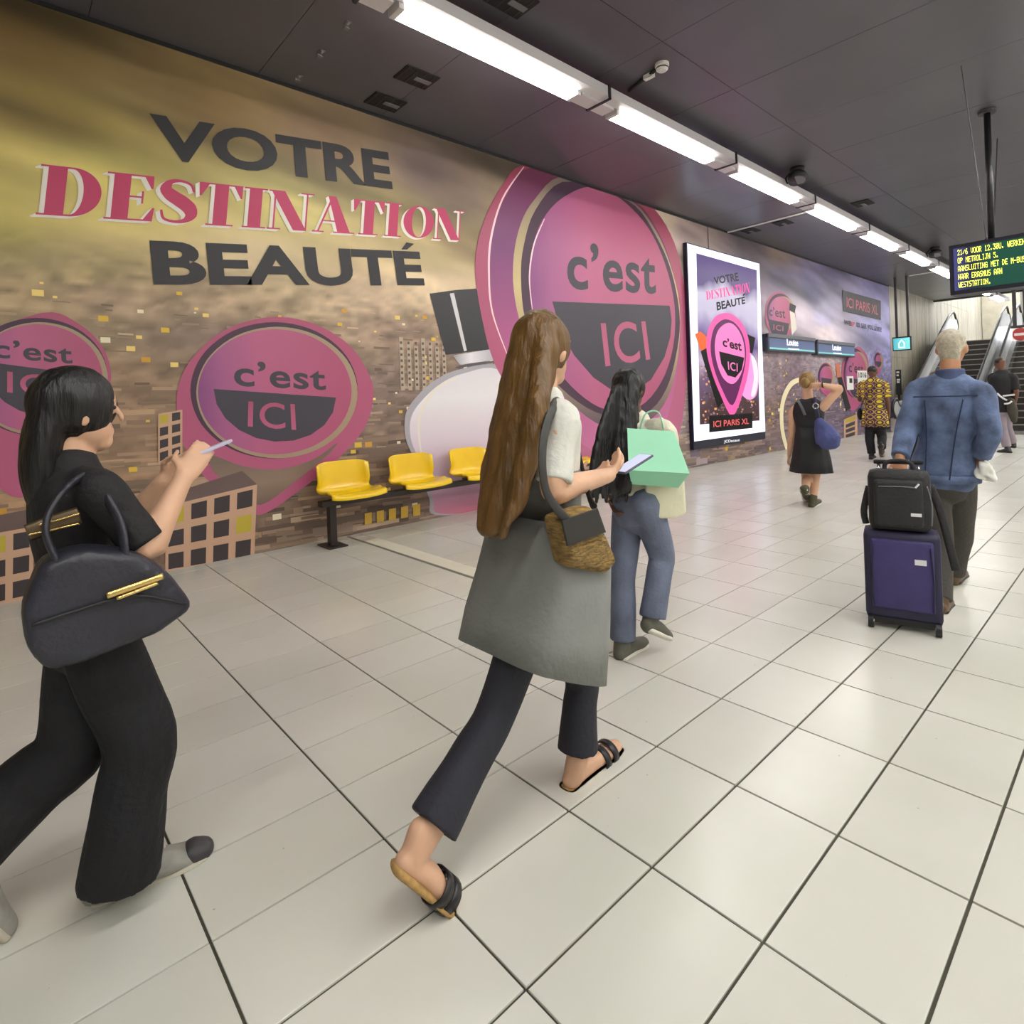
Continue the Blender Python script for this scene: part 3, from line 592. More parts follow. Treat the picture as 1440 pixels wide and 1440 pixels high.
name_box([(1150, 478), (1202, 486), (1202, 507), (1150, 499)], 'station name box reading Louise, fixed towards the far panelled wall', 'Louise')
# two paper notices on the mural wall
for c, lab, t in ((((1191, 529), (1200, 530.5), (1200, 548), (1191, 547)), 'small white paper notice taped on the pink pin print', None), (((1206, 521), (1219, 523), (1219, 541), (1206, 540)), 'white sign with bold black digits behind the man in patterned shirt', '1016')):
    P = [onx(*p, XW + .02) for p in c]; y0, y1, z0, z1 = P[0].y, P[1].y, P[2].z, P[0].z
    e = empty('wall_notice', (XW + .008, y0, z0), lab, 'notice')
    MB().box(0, .012, 0, y1 - y0, 0, z1 - z0).build('sheet', mat('paper_white', (238, 238, 232), .6), e)
    if t:
        v, f = glyphs(t, .03); V = np.stack([np.full(len(v), .014), .06 + v[:, 0] * (y1 - y0 - .12), (z1 - z0) * .5 + v[:, 1] * (z1 - z0) * .38], 1); raw('digits', V, f, INK, e)
    else:
        MB().box(.012, .014, .18, .42, (z1 - z0) * .5, (z1 - z0) * .85).build('icon', mat('print_slate', (66, 62, 74), .5), e)

# ------------------------------------------------------------------ backlit poster
XF = XW + 0.085
P = [onx(*p, XF) for p in ((971, 341.5), (1071, 371), (1074, 620), (970, 631))]
py0, py1 = (P[0].y + P[3].y) / 2, (P[1].y + P[2].y) / 2; pz0, pz1 = (P[2].z + P[3].z) / 2, (P[0].z + P[1].z) / 2
poster = empty('backlit_poster', (XW, (py0 + py1) / 2, pz0), 'tall backlit advertising poster in a dark frame with glowing white border', 'poster')
PO = poster.location; hw = (py1 - py0) / 2; hh = pz1 - pz0
MB().box(.004, .082, -hw, hw, 0, hh, .006).build('frame', mat('frame_navy', (18, 18, 44), .3), poster)
S = SCREEN_POWER
def em(n, c, k=1.0):
    m = mat('screen_' + n, c, .3, emit=S * k); m.node_tree.nodes['Principled BSDF'].inputs['Base Color'].default_value = (.01, .01, .01, 1); m.node_tree.nodes['Principled BSDF'].inputs['Specular IOR Level'].default_value = .1; return m
def pflat(name, pts, m, smooth=0):
    o = flat(name, pts, m, poster, XF, smooth)
    for v in o.data.vertices: v.co = v.co - PO
    return o
def pwords(text, c, m, bold=0, space=1.0, vf=None):
    o = words('lettering', text, c, m, poster, XF, bold, space, vf)
    for v in o.data.vertices: v.co = v.co - PO
LAYER[0] = 0; OFF[0] = 0.0016
MB().box(.079, .0846, -hw + .03, hw - .01, .16, hh - .02).build('white_border', em('white', (226, 234, 255), 1.25), poster)
pflat('artwork', px((979, 356), (1064, 380), (1068, 591.5), (984, 597)), grad('screen_sky', [(0, (60, 30, 30)), (.16, (70, 44, 44)), (.3, (84, 60, 66)), (.42, (120, 96, 130)), (.5, (206, 184, 206)), (.62, (104, 80, 140)), (.7, (150, 130, 180)), (.8, (206, 196, 222)), (.92, (214, 206, 228)), (1.0, (100, 82, 134))], 2, .3, emit=S * .7, noise=.3))
MATS['screen_sky'].node_tree.links.remove(MATS['screen_sky'].node_tree.nodes['Principled BSDF'].inputs['Base Color'].links[0]); MATS['screen_sky'].node_tree.nodes['Principled BSDF'].inputs['Base Color'].default_value = (.01, .01, .01, 1); MATS['screen_sky'].node_tree.nodes['Principled BSDF'].inputs['Specular IOR Level'].default_value = .1
quads = []
pa, pb = onx(984, 590, XF), onx(1067, 588, XF)
for k in range(320):
    y = random.uniform(pa.y + .05, pb.y - .12); z = .78 + 1.15 * random.random(); s = random.uniform(.02, .09)
    quads.append(([(y - PO.y, z - PO.z), (y + s - PO.y, z - PO.z), (y + s - PO.y, z + s * .5 - PO.z), (y - PO.y, z + s * .5 - PO.z)], random.choice([(96, 66, 60), (58, 34, 36), (150, 110, 90), (200, 140, 90), (40, 26, 34), (120, 96, 110)])))
ink('city_artwork', quads, poster, .0872, vcol('screen_city', .3, emit=S * .6))['kind'] = 'stuff'
LAYER[0] = 20
pflat('bottle_artwork', px((1036, 488), (1052, 494), (1063, 508), (1067, 530), (1063, 556), (1052, 562), (1040, 552), (1030, 540)), em('bottle', (226, 150, 206), .9), 4)
pflat('bottle_artwork', px((1056, 500), (1063, 508), (1066, 530), (1062, 554), (1056, 556), (1060, 530)), em('bottle_rim', (240, 216, 240), .9), 4)
pflat('bottle_artwork', px((1051, 470), (1062, 475), (1058, 497), (1049, 494)), em('black', (14, 12, 18), .3))
pflat('lipstick_artwork', px((977, 470), (985, 466), (994, 474), (994, 492), (985, 493)), em('orange', (226, 96, 40), .9))
pflat('lipstick_artwork', px((985, 494), (994, 489), (1026, 558), (1009, 574)), em('black', (14, 12, 18), .3))
pflat('pin_artwork', px((1020, 440), (1033, 444), (1045, 457), (1053, 480), (1054, 508), (1047, 545), (1030, 585), (1012, 553), (999, 518), (993, 488), (996, 462), (1006, 445)), em('rose', (214, 84, 150)), 4)
pflat('pin_artwork', px((1021, 449), (1034, 455), (1045, 472), (1049, 498), (1044, 530), (1030, 570), (1014, 545), (1003, 515), (999, 488), (1003, 464), (1011, 453)), em('plum', (96, 30, 84), .8), 4)
pflat('pin_artwork', px((1024, 454), (1036, 461), (1045, 480), (1047, 505), (1041, 528), (1030, 540), (1017, 532), (1008, 510), (1005, 485), (1010, 464)), em('pink', (232, 116, 176)), 4)
pflat('pin_artwork', px((1011, 494), (1046.5, 503), (1043, 520), (1034, 531), (1023, 528), (1014, 512)), em('black', (14, 12, 18), .3))
pwords('c\u2019est', px((1016, 487), (1043, 494), (1042, 480), (1016, 474)), em('black', (14, 12, 18), .3), .03)
pwords('ICI', px((1024, 520), (1037, 523), (1037, 511), (1023, 508)), em('pink', (232, 116, 176)), .01, 1.1)
pwords('VOTRE', px((1004, 400), (1039, 395), (1037, 383), (1003, 390)), em('black', (14, 12, 18), .3), .03)
pwords('', px((993, 422), (1055, 411), (1054, 397), (992, 410)), em('magenta', (224, 70, 140)), vf=vf)
pwords('BEAUTE', px((1008, 437), (1048, 427), (1047, 417), (1007, 425)), em('black', (14, 12, 18), .3), .03)
pflat('lettering', px((1044, 416), (1046, 416), (1048, 413), (1045, 413)), em('black', (14, 12, 18), .3))
pflat('name_panel', px((997, 585), (1058, 581), (1058, 602), (997, 608)), em('black', (14, 12, 18), .3))
pwords('ICI PARIS XL', px((1003, 601), (1053, 596), (1053, 588), (1003, 592)), em('coral', (232, 96, 96), .9), .008)
pwords('JCDecaux', px((1018, 624), (1040, 621.5), (1040, 616.5), (1018, 619)), mat('logo_white', (230, 232, 240), .4, emit=.5), .01)
MB().tube([(.012, -.55, hh), (.012, -.55, CEIL - pz0 - .04)], .008, 6).build('supply_cable', mat('cable_grey', (120, 112, 110), .5), poster)

# ------------------------------------------------------------------ bench
bench = empty('bench', (-5.56, 4.6, 0), 'long bench of yellow moulded seats on a dark brown steel frame along the mural', 'bench')
BM = mat('bench_brown', (44, 34, 32), .35)
MB().box(-.05, .05, -2.2, 2.2, .40, .46, .006).build('beam', BM, bench)
for yy in (-2.08, 0, 2.08):
    l = MB().box(-.04, .04, yy - .035, yy + .035, 0.012, .40, .004).build('leg', BM, bench); MB().box(-.14, .14, yy - .1, yy + .1, 0, .014, .003).build('foot_plate', BM, l)
YS = mat('seat_yellow', (246, 204, 12), .22, coat=.3, noise=(4, .04))
def seat_mesh():
    prof = [(.24, .475), (.235, .505), (.2, .515), (.08, .50), (-.04, .485), (-.11, .50), (-.155, .56), (-.18, .68), (-.2, .80), (-.205, .825)]
    C = catmull([(a, 0, b) for a, b in prof], 3); n = 16; v = []
    for p in C:
        for k in range(n + 1):
            t = -1 + 2 * k / n; w = .29 + .02 * max(0, p.x) ; sm_ = min(max((p.z - .49) / .16, 0), 1); sm_ = sm_ * sm_ * (3 - 2 * sm_) if p.x < .05 else 0; lift = .045 * abs(t) ** 3 * (1 - sm_) * (1 if p.x < .15 else .5); fwd = .085 * abs(t) ** 4 * sm_
            top = -.03 * abs(t) ** 6 if p.z > .8 else 0
            v.append((p.x + fwd, t * w, p.z + lift + top))
    f = [(i * (n + 1) + k, i * (n + 1) + k + 1, (i + 1) * (n + 1) + k + 1, (i + 1) * (n + 1) + k) for i in range(len(C) - 1) for k in range(n)]
    bm = bmesh.new(); bv = [bm.verts.new(p) for p in v]; [bm.faces.new([bv[i] for i in q]) for q in f]
    bmesh.ops.recalc_face_normals(bm, faces=bm.faces[:]); bmesh.ops.solidify(bm, geom=bm.faces[:], thickness=.016); me = bpy.data.meshes.new('shell'); bm.to_mesh(me); bm.free()
    me.materials.append(YS); me.polygons.foreach_set('use_smooth', [True] * len(me.polygons)); return me
sm = seat_mesh()
for i in range(5):
    o = bpy.data.objects.new('seat', sm); link(o, bench); o.location = (.03, 2.70 + .815 * i - 4.6, 0)
    MB().box(-.1, .06, -.12, .12, .458, .478).build('bracket', BM, o)
    for yy in (-.09, .09): MB().tube([(.0, yy, .474), (.0, yy, .484)], .012, 8).build('bolt', mat('bolt_steel', (190, 190, 190), .3, metal=.8), o)

# ------------------------------------------------------------------ fluorescent light row
DIFF = mat('lamp_diffuser', (255, 253, 246), .5, emit=LAMP_POWER); DIFF2 = mat('fill_diffuser_hall', (255, 253, 246), .5, emit=FILL_POWER_HALL); HOUS = mat('lamp_housing', (206, 202, 206), .45); DKB = mat('bracket_dark', (36, 35, 38), .5)
ORD = ['first', 'second', 'third', 'fourth', 'fifth', 'sixth', 'seventh', 'eighth', 'ninth', 'tenth']
def light_row(x, starts, label, group, tlabel, DIFF, z=4.45, length=2.1):
    trunk = empty('light_trunking', (x, (starts[0] + starts[-1]) / 2, z), tlabel, 'trunking'); T = trunk.location
    MB().box(x + .05, x + .17, starts[0] - .6, starts[-1] + length + .4, z + .03, z + .13).build('channel', HOUS, trunk, off=T)
    MB().box(x - .11, x + .06, starts[0] - .6, starts[-1] + length + .4, z + .06, z + .12).build('spine', HOUS, trunk, off=T)
    for si, s in enumerate(starts):
        MB().box(x - .02, x + .02, s - .28, s - .24, z + .1, CEIL).build('hanger', DKB, trunk, off=T)
        m = MB(); m.box(x - .13, x + .19, s - .30, s - .27, z - .012, z + .0); m.box(x - .13, x - .115, s - .3, s - .27, z - .012, z + .14); m.box(x + .175, x + .19, s - .3, s - .27, z - .012, z + .14); m.build('strap', DKB, trunk, off=T)
        MB().box(x - .11, x + .05, s - .56, s - .05, z + .0, z + .06).build('cover_plate', HOUS, trunk, off=T)
        e = empty('fluorescent_light', (x - .03, s + length / 2, z), label % ORD[si] if '%s' in label else label, 'ceiling light', group)
        L = length / 2
        MB().box(-.085, .085, -L, L, .035, .06).build('housing', HOUS, e)
        MB().box(-.075, .075, -L + .05, L - .05, -.012, .035, .008).build('diffuser', DIFF, e)
        for sgn in (-1, 1): MB().box(-.08, .08, min(sgn * L, sgn * (L - .05)), max(sgn * L, sgn * (L - .05)), -.014, .035).build('end_cap', HOUS, e)
row = [2.42 + 2.68 * i for i in range(10)]
light_row(-3.87, row, 'long white fluorescent ceiling light, %s counted from the VOTRE end of the mural', 'fluorescent lights in the mural-side row', 'continuous pale metal trunking carrying the lamp row beside the mural', DIFF)
light_row(.45, [-2.94 + 2.68 * i for i in range(11)], 'long white fluorescent ceiling light in the added, unseen row over the middle of the hall', 'added fluorescent lights in the unseen middle row', 'pale metal trunking carrying the added, unseen lamp row over the middle of the hall', DIFF2)  # row outside the view, added to brighten the floor; position assumed
light_row(3.5, [-2.94 + 2.68 * i for i in range(11)], 'long white fluorescent ceiling light in the added, unseen row by the plain right wall', 'added fluorescent lights in the unseen right-hand row', 'pale metal trunking carrying the added, unseen lamp row by the plain right wall', DIFF2)  # another added row out of view, for more light in the hall

# ------------------------------------------------------------------ things on the ceiling
VM = mat('vent_black', (20, 19, 20), .6); VT = mat('vent_tab', (112, 110, 112), .5)
for i, (x, y, lab) in enumerate(((-4.95, 3.31, 'between the light row and two brackets over VOTRE'), (-5.57, 3.31, 'next to the mural edge over the word VOTRE'), (-3.5, 3.3, 'on the hall side of the first lit lamp'), (-3.47, 11.75, 'on the hall side of the lamps, level with the poster'), (-5.53, 11.73, 'next to the mural edge above the poster'), (-4.88, 11.75, 'between poster and light row, by the white conduit'))):
    e = empty('ceiling_vent', (x, y, CEIL), 'square black ceiling vent ' + lab, 'vent')
    MB().box(-.14, .14, -.19, .19, -.012, -.001).build('opening', VM, e)
    for k in range(4): MB().box(-.13, .13, -.17 + k * .1, -.155 + k * .1, -.016, -.011).build('slat', mat('vent_slat', (38, 37, 38), .5), e)
    MB().box(-.03, .03, -.02, .16, -.022, -.015).build('tab', VT, e)
for x, lab in ((-4.61, 'closest to the light row'), (-5.14, 'middle one of three'), (-5.67, 'closest to the mural')):
    e = empty('ceiling_clip', (x, 2.39, CEIL), 'small bent metal clip on the dark ceiling, ' + lab, 'clip', 'ceiling clips'); m = MB()
    m.box(-.04, .04, -.025, .025, -.006, -.001); m.box(-.04, -.03, -.02, .02, -.04, -.006); m.box(-.03, .0, -.02, .02, -.04, -.034); m.build('plate', VT, e); MB().box(-.01, .03, -.01, .01, -.012, -.006).build('screw', mat('bolt_steel', (190, 190, 190), .3, metal=.8), e)
e = empty('smoke_detector', (-3.24, 5.09, CEIL), 'round white smoke detector on the ceiling at the end of a dark conduit', 'smoke detector')
MB().tube([(0, 0, -.001), (0, 0, -.03)], .07, 20).build('base', mat('detector_white', (222, 220, 216), .4), e, False)
MB().tube([(0, 0, -.03), (0, 0, -.06), (0, 0, -.075)], [.062, .058, .04], 20).build('sensor_head', mat('detector_white', (222, 220, 216), .4), e, False)
MB().tube([(0, 0, -.045), (0, 0, -.052)], .064, 20).build('grille_ring', DKB, e)
MB().tube([(-.07, .01, -.02), (-.5, .13, -.02)], .018, 8).build('conduit', DKB, e, True); MB().box(-.24, -.13, .02, .07, -.05, -.005).build('junction_tag', mat('detector_white', (222, 220, 216), .4), e)
for y, lab in ((9.05, 'level with the poster'), (17.05, 'further along towards the escalators')):
    e = empty('loudspeaker', (-3.52, y, CEIL), 'dark round loudspeaker horn hung over the light row, ' + lab, 'loudspeaker')
    MB().tube([(0, 0, 0), (0, 0, -.06)], .1, 14).build('mount', DKB, e, True); MB().tube([(0, 0, -.06), (.0, -.01, -.12), (0.02, -.03, -.19)], [.07, .13, .14], 16).build('horn', DKB, e, True)
    MB().tube([(.02, -.032, -.192), (.02, -.034, -.198)], .1, 16).build('grille', VT, e); MB().tube(catmull([(-.08, 0, -.03), (-.17, 0, -.1), (-.14, -.02, -.2)], 5), .012, 6).build('cable', DKB, e, True)
o = MB().tube([(XW + .02, 11.4, CEIL - .02), (-3.98, 11.36, CEIL - .02)], .016, 8).build('ceiling_conduit', mat('detector_white', (222, 220, 216), .4)); tag(o, 'thin white conduit crossing the ceiling from mural to light row', 'conduit')
o = MB().tube([(-4.9, 20.55, CEIL - .03), (-3.98, 20.5, CEIL - .03)], .016, 8).build('ceiling_conduit', mat('detector_white', (222, 220, 216), .4)); tag(o, 'thin white conduit on the ceiling beside the screen poles', 'conduit')
# ================================================================== people
def limb(mb, pts, rads, n=14, up=None, sub=4, cap=True, flat_end=False):
    """closed tapering tube with rounded ends; rads: number or (along up, across)"""
    P = [Vector(p) for p in pts]; R = [r if isinstance(r, (tuple, list)) else (r, r) for r in rads]
    C = catmull(P, sub) if len(P) > 2 else [P[0].lerp(P[1], k / sub) for k in range(sub + 1)]
    RR = [Vector((a, b, 0)) for a, b in R]; RC = catmull(RR, sub) if len(P) > 2 else [RR[0].lerp(RR[1], k / sub) for k in range(sub + 1)]
    if cap:
        t0 = (C[0] - C[1]).normalized(); t1 = (C[-1] - C[-2]).normalized(); r0, r1 = min(RC[0][:2]), min(RC[-1][:2])
        A = [math.radians(k) for k in (82, 60, 32)]
        e1 = [] if flat_end else list(reversed(A))
        C = [C[0] + t0 * r0 * math.sin(a) for a in A] + C + [C[-1] + t1 * r1 * math.sin(a) for a in e1]
        RC = [RC[0] * math.cos(a) for a in A] + RC + [RC[-1] * math.cos(a) for a in e1]
    mb.tube(C, [(max(r.x, .001), max(r.y, .001)) for r in RC], n, True, up); return mb
def ball(mb, c, rx, ry, rz, R=None, n=12):
    v, f = [], []; c = Vector(c)
    for i in range(n + 1):
        a = math.pi * i / n
        for k in range(n):
            b = 2 * math.pi * k / n; p = Vector((rx * math.sin(a) * math.cos(b), ry * math.sin(a) * math.sin(b), rz * math.cos(a))); v.append(c + (R @ p if R else p))
    for i in range(n):
        for k in range(n): f.append((i * n + k, i * n + (k + 1) % n, (i + 1) * n + (k + 1) % n, (i + 1) * n + k))
    return mb.add(v, f)
def skin(name, mb, m, parent, off, voxel=.008, it=4, floor=None, folds=0.0, fscale=9.0):
    """weld overlapping closed tubes into one continuous surface"""
    me = bpy.data.meshes.new(name); me.from_pydata(mb.v, [], mb.f); me.update()
    o = bpy.data.objects.new(name, me); COL.objects.link(o)
    r = o.modifiers.new('r', 'REMESH'); r.mode = 'VOXEL'; r.voxel_size = voxel; r.adaptivity = 0
    sm = o.modifiers.new('s', 'SMOOTH'); sm.factor = .5; sm.iterations = it
    nm = bpy.data.meshes.new_from_object(o.evaluated_get(bpy.context.evaluated_depsgraph_get())); bpy.data.objects.remove(o); bpy.data.meshes.remove(me)
    n = len(nm.vertices); co = np.empty(n * 3); nm.vertices.foreach_get('co', co); co = co.reshape(-1, 3)
    if folds:
        no = np.empty(n * 3); nm.vertices.foreach_get('normal', no); no = no.reshape(-1, 3)
        a = np.array([mnoise.noise(Vector((p[0] * fscale, p[1] * fscale, p[2] * fscale * .55 + p[0] * 4))) for p in co]); co = co + no * (a * folds)[:, None]
    if floor is not None: co[:, 2] = np.maximum(co[:, 2], floor)
    co -= np.array(off); nm.vertices.foreach_set('co', co.ravel()); nm.materials.clear(); nm.materials.append(m)
    nm.polygons.foreach_set('use_smooth', [True] * len(nm.polygons)); nm.name = name; nm.update()
    return link(bpy.data.objects.new(name, nm), parent)
def sheet(name, rings, m, parent, off, thick=.006, closed=True):
    """open cloth lofted through rings of points (hems stay open)"""
    n = len(rings[0]); v = [p for r in rings for p in r]; f = []
    for i in range(len(rings) - 1):
        for k in range(n if closed else n - 1): f.append((i * n + k, i * n + (k + 1) % n, (i + 1) * n + (k + 1) % n, (i + 1) * n + k))
    bm = bmesh.new(); bv = [bm.verts.new(Vector(p) - Vector(off)) for p in v]; [bm.faces.new([bv[i] for i in q]) for q in f]
    bmesh.ops.recalc_face_normals(bm, faces=bm.faces[:]); bmesh.ops.solidify(bm, geom=bm.faces[:], thickness=thick)
    me = bpy.data.meshes.new(name); bm.to_mesh(me); bm.free(); me.materials.append(m); me.polygons.foreach_set('use_smooth', [True] * len(me.polygons))
    return link(bpy.data.objects.new(name, me), parent)
def oval(c, right, fwd, rx, ry, n=36, wave=0.0, k=7, ph=0.0, sq=1.0):
    pw = lambda v: math.copysign(abs(v) ** sq, v)
    c = Vector(c); out = []
    for i in range(n):
        t = 2 * math.pi * i / n; w = 1 + wave * math.sin(k * t + ph) + wave * .6 * math.sin((k + 4) * t + ph * 2)
        out.append(c + Vector(right) * rx * w * pw(math.cos(t)) + Vector(fwd) * ry * w * pw(math.sin(t)))
    return out
SKIN = mat('skin_light', (214, 170, 140), .5, noise=(12, .06)); SKIN_T = mat('skin_tan', (186, 134, 100), .5, noise=(12, .06)); SKIN_D = mat('skin_deep', (110, 74, 54), .5, noise=(12, .06))
EYE = mat('eye_dark', (36, 28, 24), .2)
def hairmat(n, c): return mat(n, c, .42, noise=(30, .3), bump=(60, .5), stretch=(1, 1, .12))
class Fig:
    """a walking figure given by its joints; right/forward are unit vectors of the chest"""
    def __init__(s, label, root, J, fwd, skinm, k=1.0, face=None, vox=.008, slim=1.0):
        s.J = {a: Vector(b) for a, b in J.items()}; s.root = Vector(root); s.fwd = Vector(fwd).normalized(); s.right = Vector((s.fwd.y, -s.fwd.x, 0)); s.k = k; s.vox = vox; s.slim = slim
        s.face = Vector(face).normalized() if face else s.fwd; s.fr = Vector((s.face.y, -s.face.x, 0)).normalized(); s.sk = skinm
        s.e = empty('person', root, label, 'person')
        J = s.J; J.setdefault('hip', (J['hipl'] + J['hipr']) / 2); s.up = (J['neck'] - J['hip']).normalized()
    def at(s, t): return s.J['hip'].lerp(s.J['neck'], t)
    def torso(s, mb, g=0.0, lo=-.12, hi=1.0):
        k, w = s.k, s.slim
        prof = [(-.14, .13 * w, .10 * w), (-.02, .168 * w, .118 * w), (.12, .162 * w, .112 * w), (.33, .135 * w, .098 * w), (.55, .148 * w, .108 * w), (.75, .162 * w, .112 * w), (.88, .15, .095), (.97, .085, .07), (1.04, .058, .058)]
        prof = [p for p in prof if lo - 1e-6 <= p[0] <= hi + 1e-6]
        limb(mb, [s.at(t) for t, _, _ in prof], [(a * k + g, b * k + g) for _, a, b in prof], 20, s.right, 3); return mb
    def arm(s, mb, sd, g=0.0, to=1.0, r=(.056, .05, .042, .04, .028)):
        J, k = s.J, s.k; a, b, c = J['sh' + sd], J['el' + sd], J['wr' + sd]
        P = [s.J['neck'].lerp(a, .35) - s.up * .03, a, a.lerp(b, .5), b, b.lerp(c, .35), c]; R = [.05 * k + g, r[0] * k + g, r[1] * k + g, r[2] * k + g, r[3] * k + g, r[4] * k + g]
        if to <= .5:
            q = a.lerp(b, to * 2); P = [P[0], a, a.lerp(q, .5), q]; R = R[:3] + [r[1] * k + g + .004]
        elif to < 1:
            q = b.lerp(c, (to - .5) * 2); P = P[:4] + [b.lerp(q, .5), q]; R = R[:4] + [r[3] * k + g, (r[3] + r[4]) / 2 * k + g]
        limb(mb, P, R, 14, None, 4, True, to < 1); return mb
    def leg(s, mb, sd, g=0.0, r=(.088, .078, .056, .054, .037), to=1.0, flat_end=False):
        J, k = s.J, s.k; a, b, c = J['hip' + sd], J['kn' + sd], J['an' + sd]; w = s.slim
        P = [a, a.lerp(b, .45), b, b.lerp(c, .3), c]; R = [r[0] * k * w + g, r[1] * k * w + g, r[2] * k + g, r[3] * k + g, r[4] * k + g]
        if to != 1: q = b.lerp(c, to); P[3] = b.lerp(c, to * .4); P[4] = q
        limb(mb, P, R, 16, None, 4, True, flat_end); return mb
    def head(s, mb):
        c, f, r, k = s.J['head'], s.face, s.fr, s.k; u = Vector((0, 0, 1))
        sec = [(-.094, .028, .034, .052), (-.078, .047, .054, .04), (-.045, .066, .084, .012), (0, .074, .096, .0), (.04, .077, .1, -.006), (.066, .068, .09, -.008), (.08, .045, .062, -.01)]
        limb(mb, [c + u * z * k + f * o * k for z, _, _, o in sec], [(a * k, b * k) for _, a, b, _ in sec], 20, r, 3)
        limb(mb, [c + f * .088 * k + u * .02 * k, c + f * .102 * k - u * .008 * k, c + f * .106 * k - u * .022 * k], [.008 * k, .009 * k, .011 * k], 10, None, 3)
        for sg in (-1, 1):
            ball(mb, c + r * sg * .077 * k - u * .012 * k, .012 * k, .022 * k, .032 * k)
            limb(mb, [c + f * .088 * k + r * sg * .015 * k + u * .034 * k, c + f * .08 * k + r * sg * .045 * k + u * .034 * k], [.008 * k, .007 * k], 8, None, 2)
        for dz in (-.056, -.066): limb(mb, [c + f * .07 * k - r * .02 * k + u * dz * k, c + f * .083 * k + u * dz * k, c + f * .07 * k + r * .02 * k + u * dz * k], [.005 * k, .006 * k, .005 * k], 8, None, 3)
        limb(mb, [s.J['neck'] - s.up * .03, s.J['neck'] * .45 + c * .55 - f * .012 * k, c - u * .05 * k - f * .012 * k], [.062 * k, .054 * k, .056 * k], 14, None, 3); return mb
    def eyes(s):
        c, f, r, k = s.J['head'], s.face, s.fr, s.k
        for sg in (-1, 1):
            m = MB(); ball(m, c + f * .079 * k + r * sg * .032 * k + Vector((0, 0, .012 * k)), .011 * k, .011 * k, .008 * k, None, 8); m.build('eye', EYE, s.e, True, off=s.root)
    def hand(s, mb, sd, d, nrm, curl=.5, thumb=1):
        k = s.k; w = s.J['wr' + sd]; d = Vector(d).normalized(); nrm = Vector(nrm); nrm = (nrm - d * nrm.dot(d)).normalized(); sdv = d.cross(nrm) * thumb
        limb(mb, [w - d * .02, w + d * .03 * k, w + d * .088 * k], [(.026 * k, .02 * k), (.038 * k, .017 * k), (.041 * k, .014 * k)], 12, sdv, 3)
        for i, L in enumerate((.072, .082, .076, .06)):
            p = w + d * .085 * k + sdv * (.03 - .02 * i) * k; P = [p]; a = 0
            for j, fr in enumerate((.42, .32, .26)):
                a += curl * (.7, .9, .7)[j]; p = p + (d * math.cos(a) + nrm * math.sin(a)) * L * fr * k; P.append(p)
            limb(mb, P, [.0092 * k, .0088 * k, .0082 * k, .007 * k], 8, None, 3)
        b = w + d * .03 * k + sdv * .03 * k
        limb(mb, [b, b + (d * .5 + sdv * .7 + nrm * .35) * .035 * k, b + (d * .95 + sdv * .55 + nrm * (.5 + curl * .4)) * .06 * k], [.013 * k, .011 * k, .008 * k], 8, None, 3); return mb
    def foot(s, mb, sd, g=0.0):
        J, k = s.J, s.k; a, t = J['an' + sd], J['toe' + sd]; h = J.get('heel' + sd)
        if h is None: h = Vector((a.x, a.y, min(a.z - .06, a.z))) - (t - a).normalized() * .03
        limb(mb, [a + Vector((0, 0, .04)), a.lerp(h, .5), h.lerp(a, .25)], [.038 * k + g, .04 * k + g, .036 * k + g], 12, None, 3)
        mid = h.lerp(t, .5); side = (t - h).cross(Vector((0, 0, 1))).normalized()
        limb(mb, [h + Vector((0, 0, .018)), mid.lerp(a, .22) + Vector((0, 0, .012)), h.lerp(t, .75) + Vector((0, 0, .018)), t + Vector((0, 0, .012))], [(.033 * k + g, .03 * k + g), (.039 * k + g, .034 * k + g), (.045 * k + g, .028 * k + g), (.032 * k + g, .022 * k + g)], 14, side, 4); return mb
    def body(s, hands=True, hl=None, hr=None):
        mb = MB(); s.torso(mb); s.head(mb)
        for sd, h in (('l', hl), ('r', hr)):
            s.arm(mb, sd); s.leg(mb, sd); s.foot(mb, sd)
            d = (s.J['wr' + sd] - s.J['el' + sd]).normalized()
            if h is None: h = (d, s.fwd.cross(d) * (1 if sd == 'r' else -1) if abs(d.z) > .5 else Vector((0, 0, -1)), .55, 1)
            s.hand(mb, sd, *h)
        o = skin('body', mb, s.sk, s.e, s.root, s.vox, 3, 0.0); s.eyes(); return o
    def put(s, name, mb, m, vox=None, it=4, floor=None, folds=0.0, fs=9.0): return skin(name, mb, m, s.e, s.root, vox or s.vox, it, floor, folds, fs)
    def trousers(s, m, r=(.098, .09, .075, .07, .07), g=.012, to=1.0, folds=.004, top=.2, name='trousers'):
        mb = MB(); k, w = s.k, s.slim
        pr = [(-.14, .14 * w, .105 * w), (-.02, .172 * w, .122 * w), (.1, .165 * w, .116 * w), (top, .15 * w, .108 * w)]
        limb(mb, [s.at(t) for t, _, _ in pr], [(a * k + g, b * k + g) for _, a, b in pr], 20, s.right, 3)
        for sd in 'lr': s.leg(mb, sd, 0.0, r, to, True)
        return s.put(name, mb, m, None, 4, 0.004, folds)
    def shirt(s, m, sleeve=.3, g=.014, lo=-.02, folds=.004, r=(.062, .06, .054, .05, .04), name='shirt', hi=.97):
        mb = MB(); s.torso(mb, g, lo, hi)
        for sd in 'lr': s.arm(mb, sd, g * .5, sleeve, r)
        return s.put(name, mb, m, None, 4, None, folds)
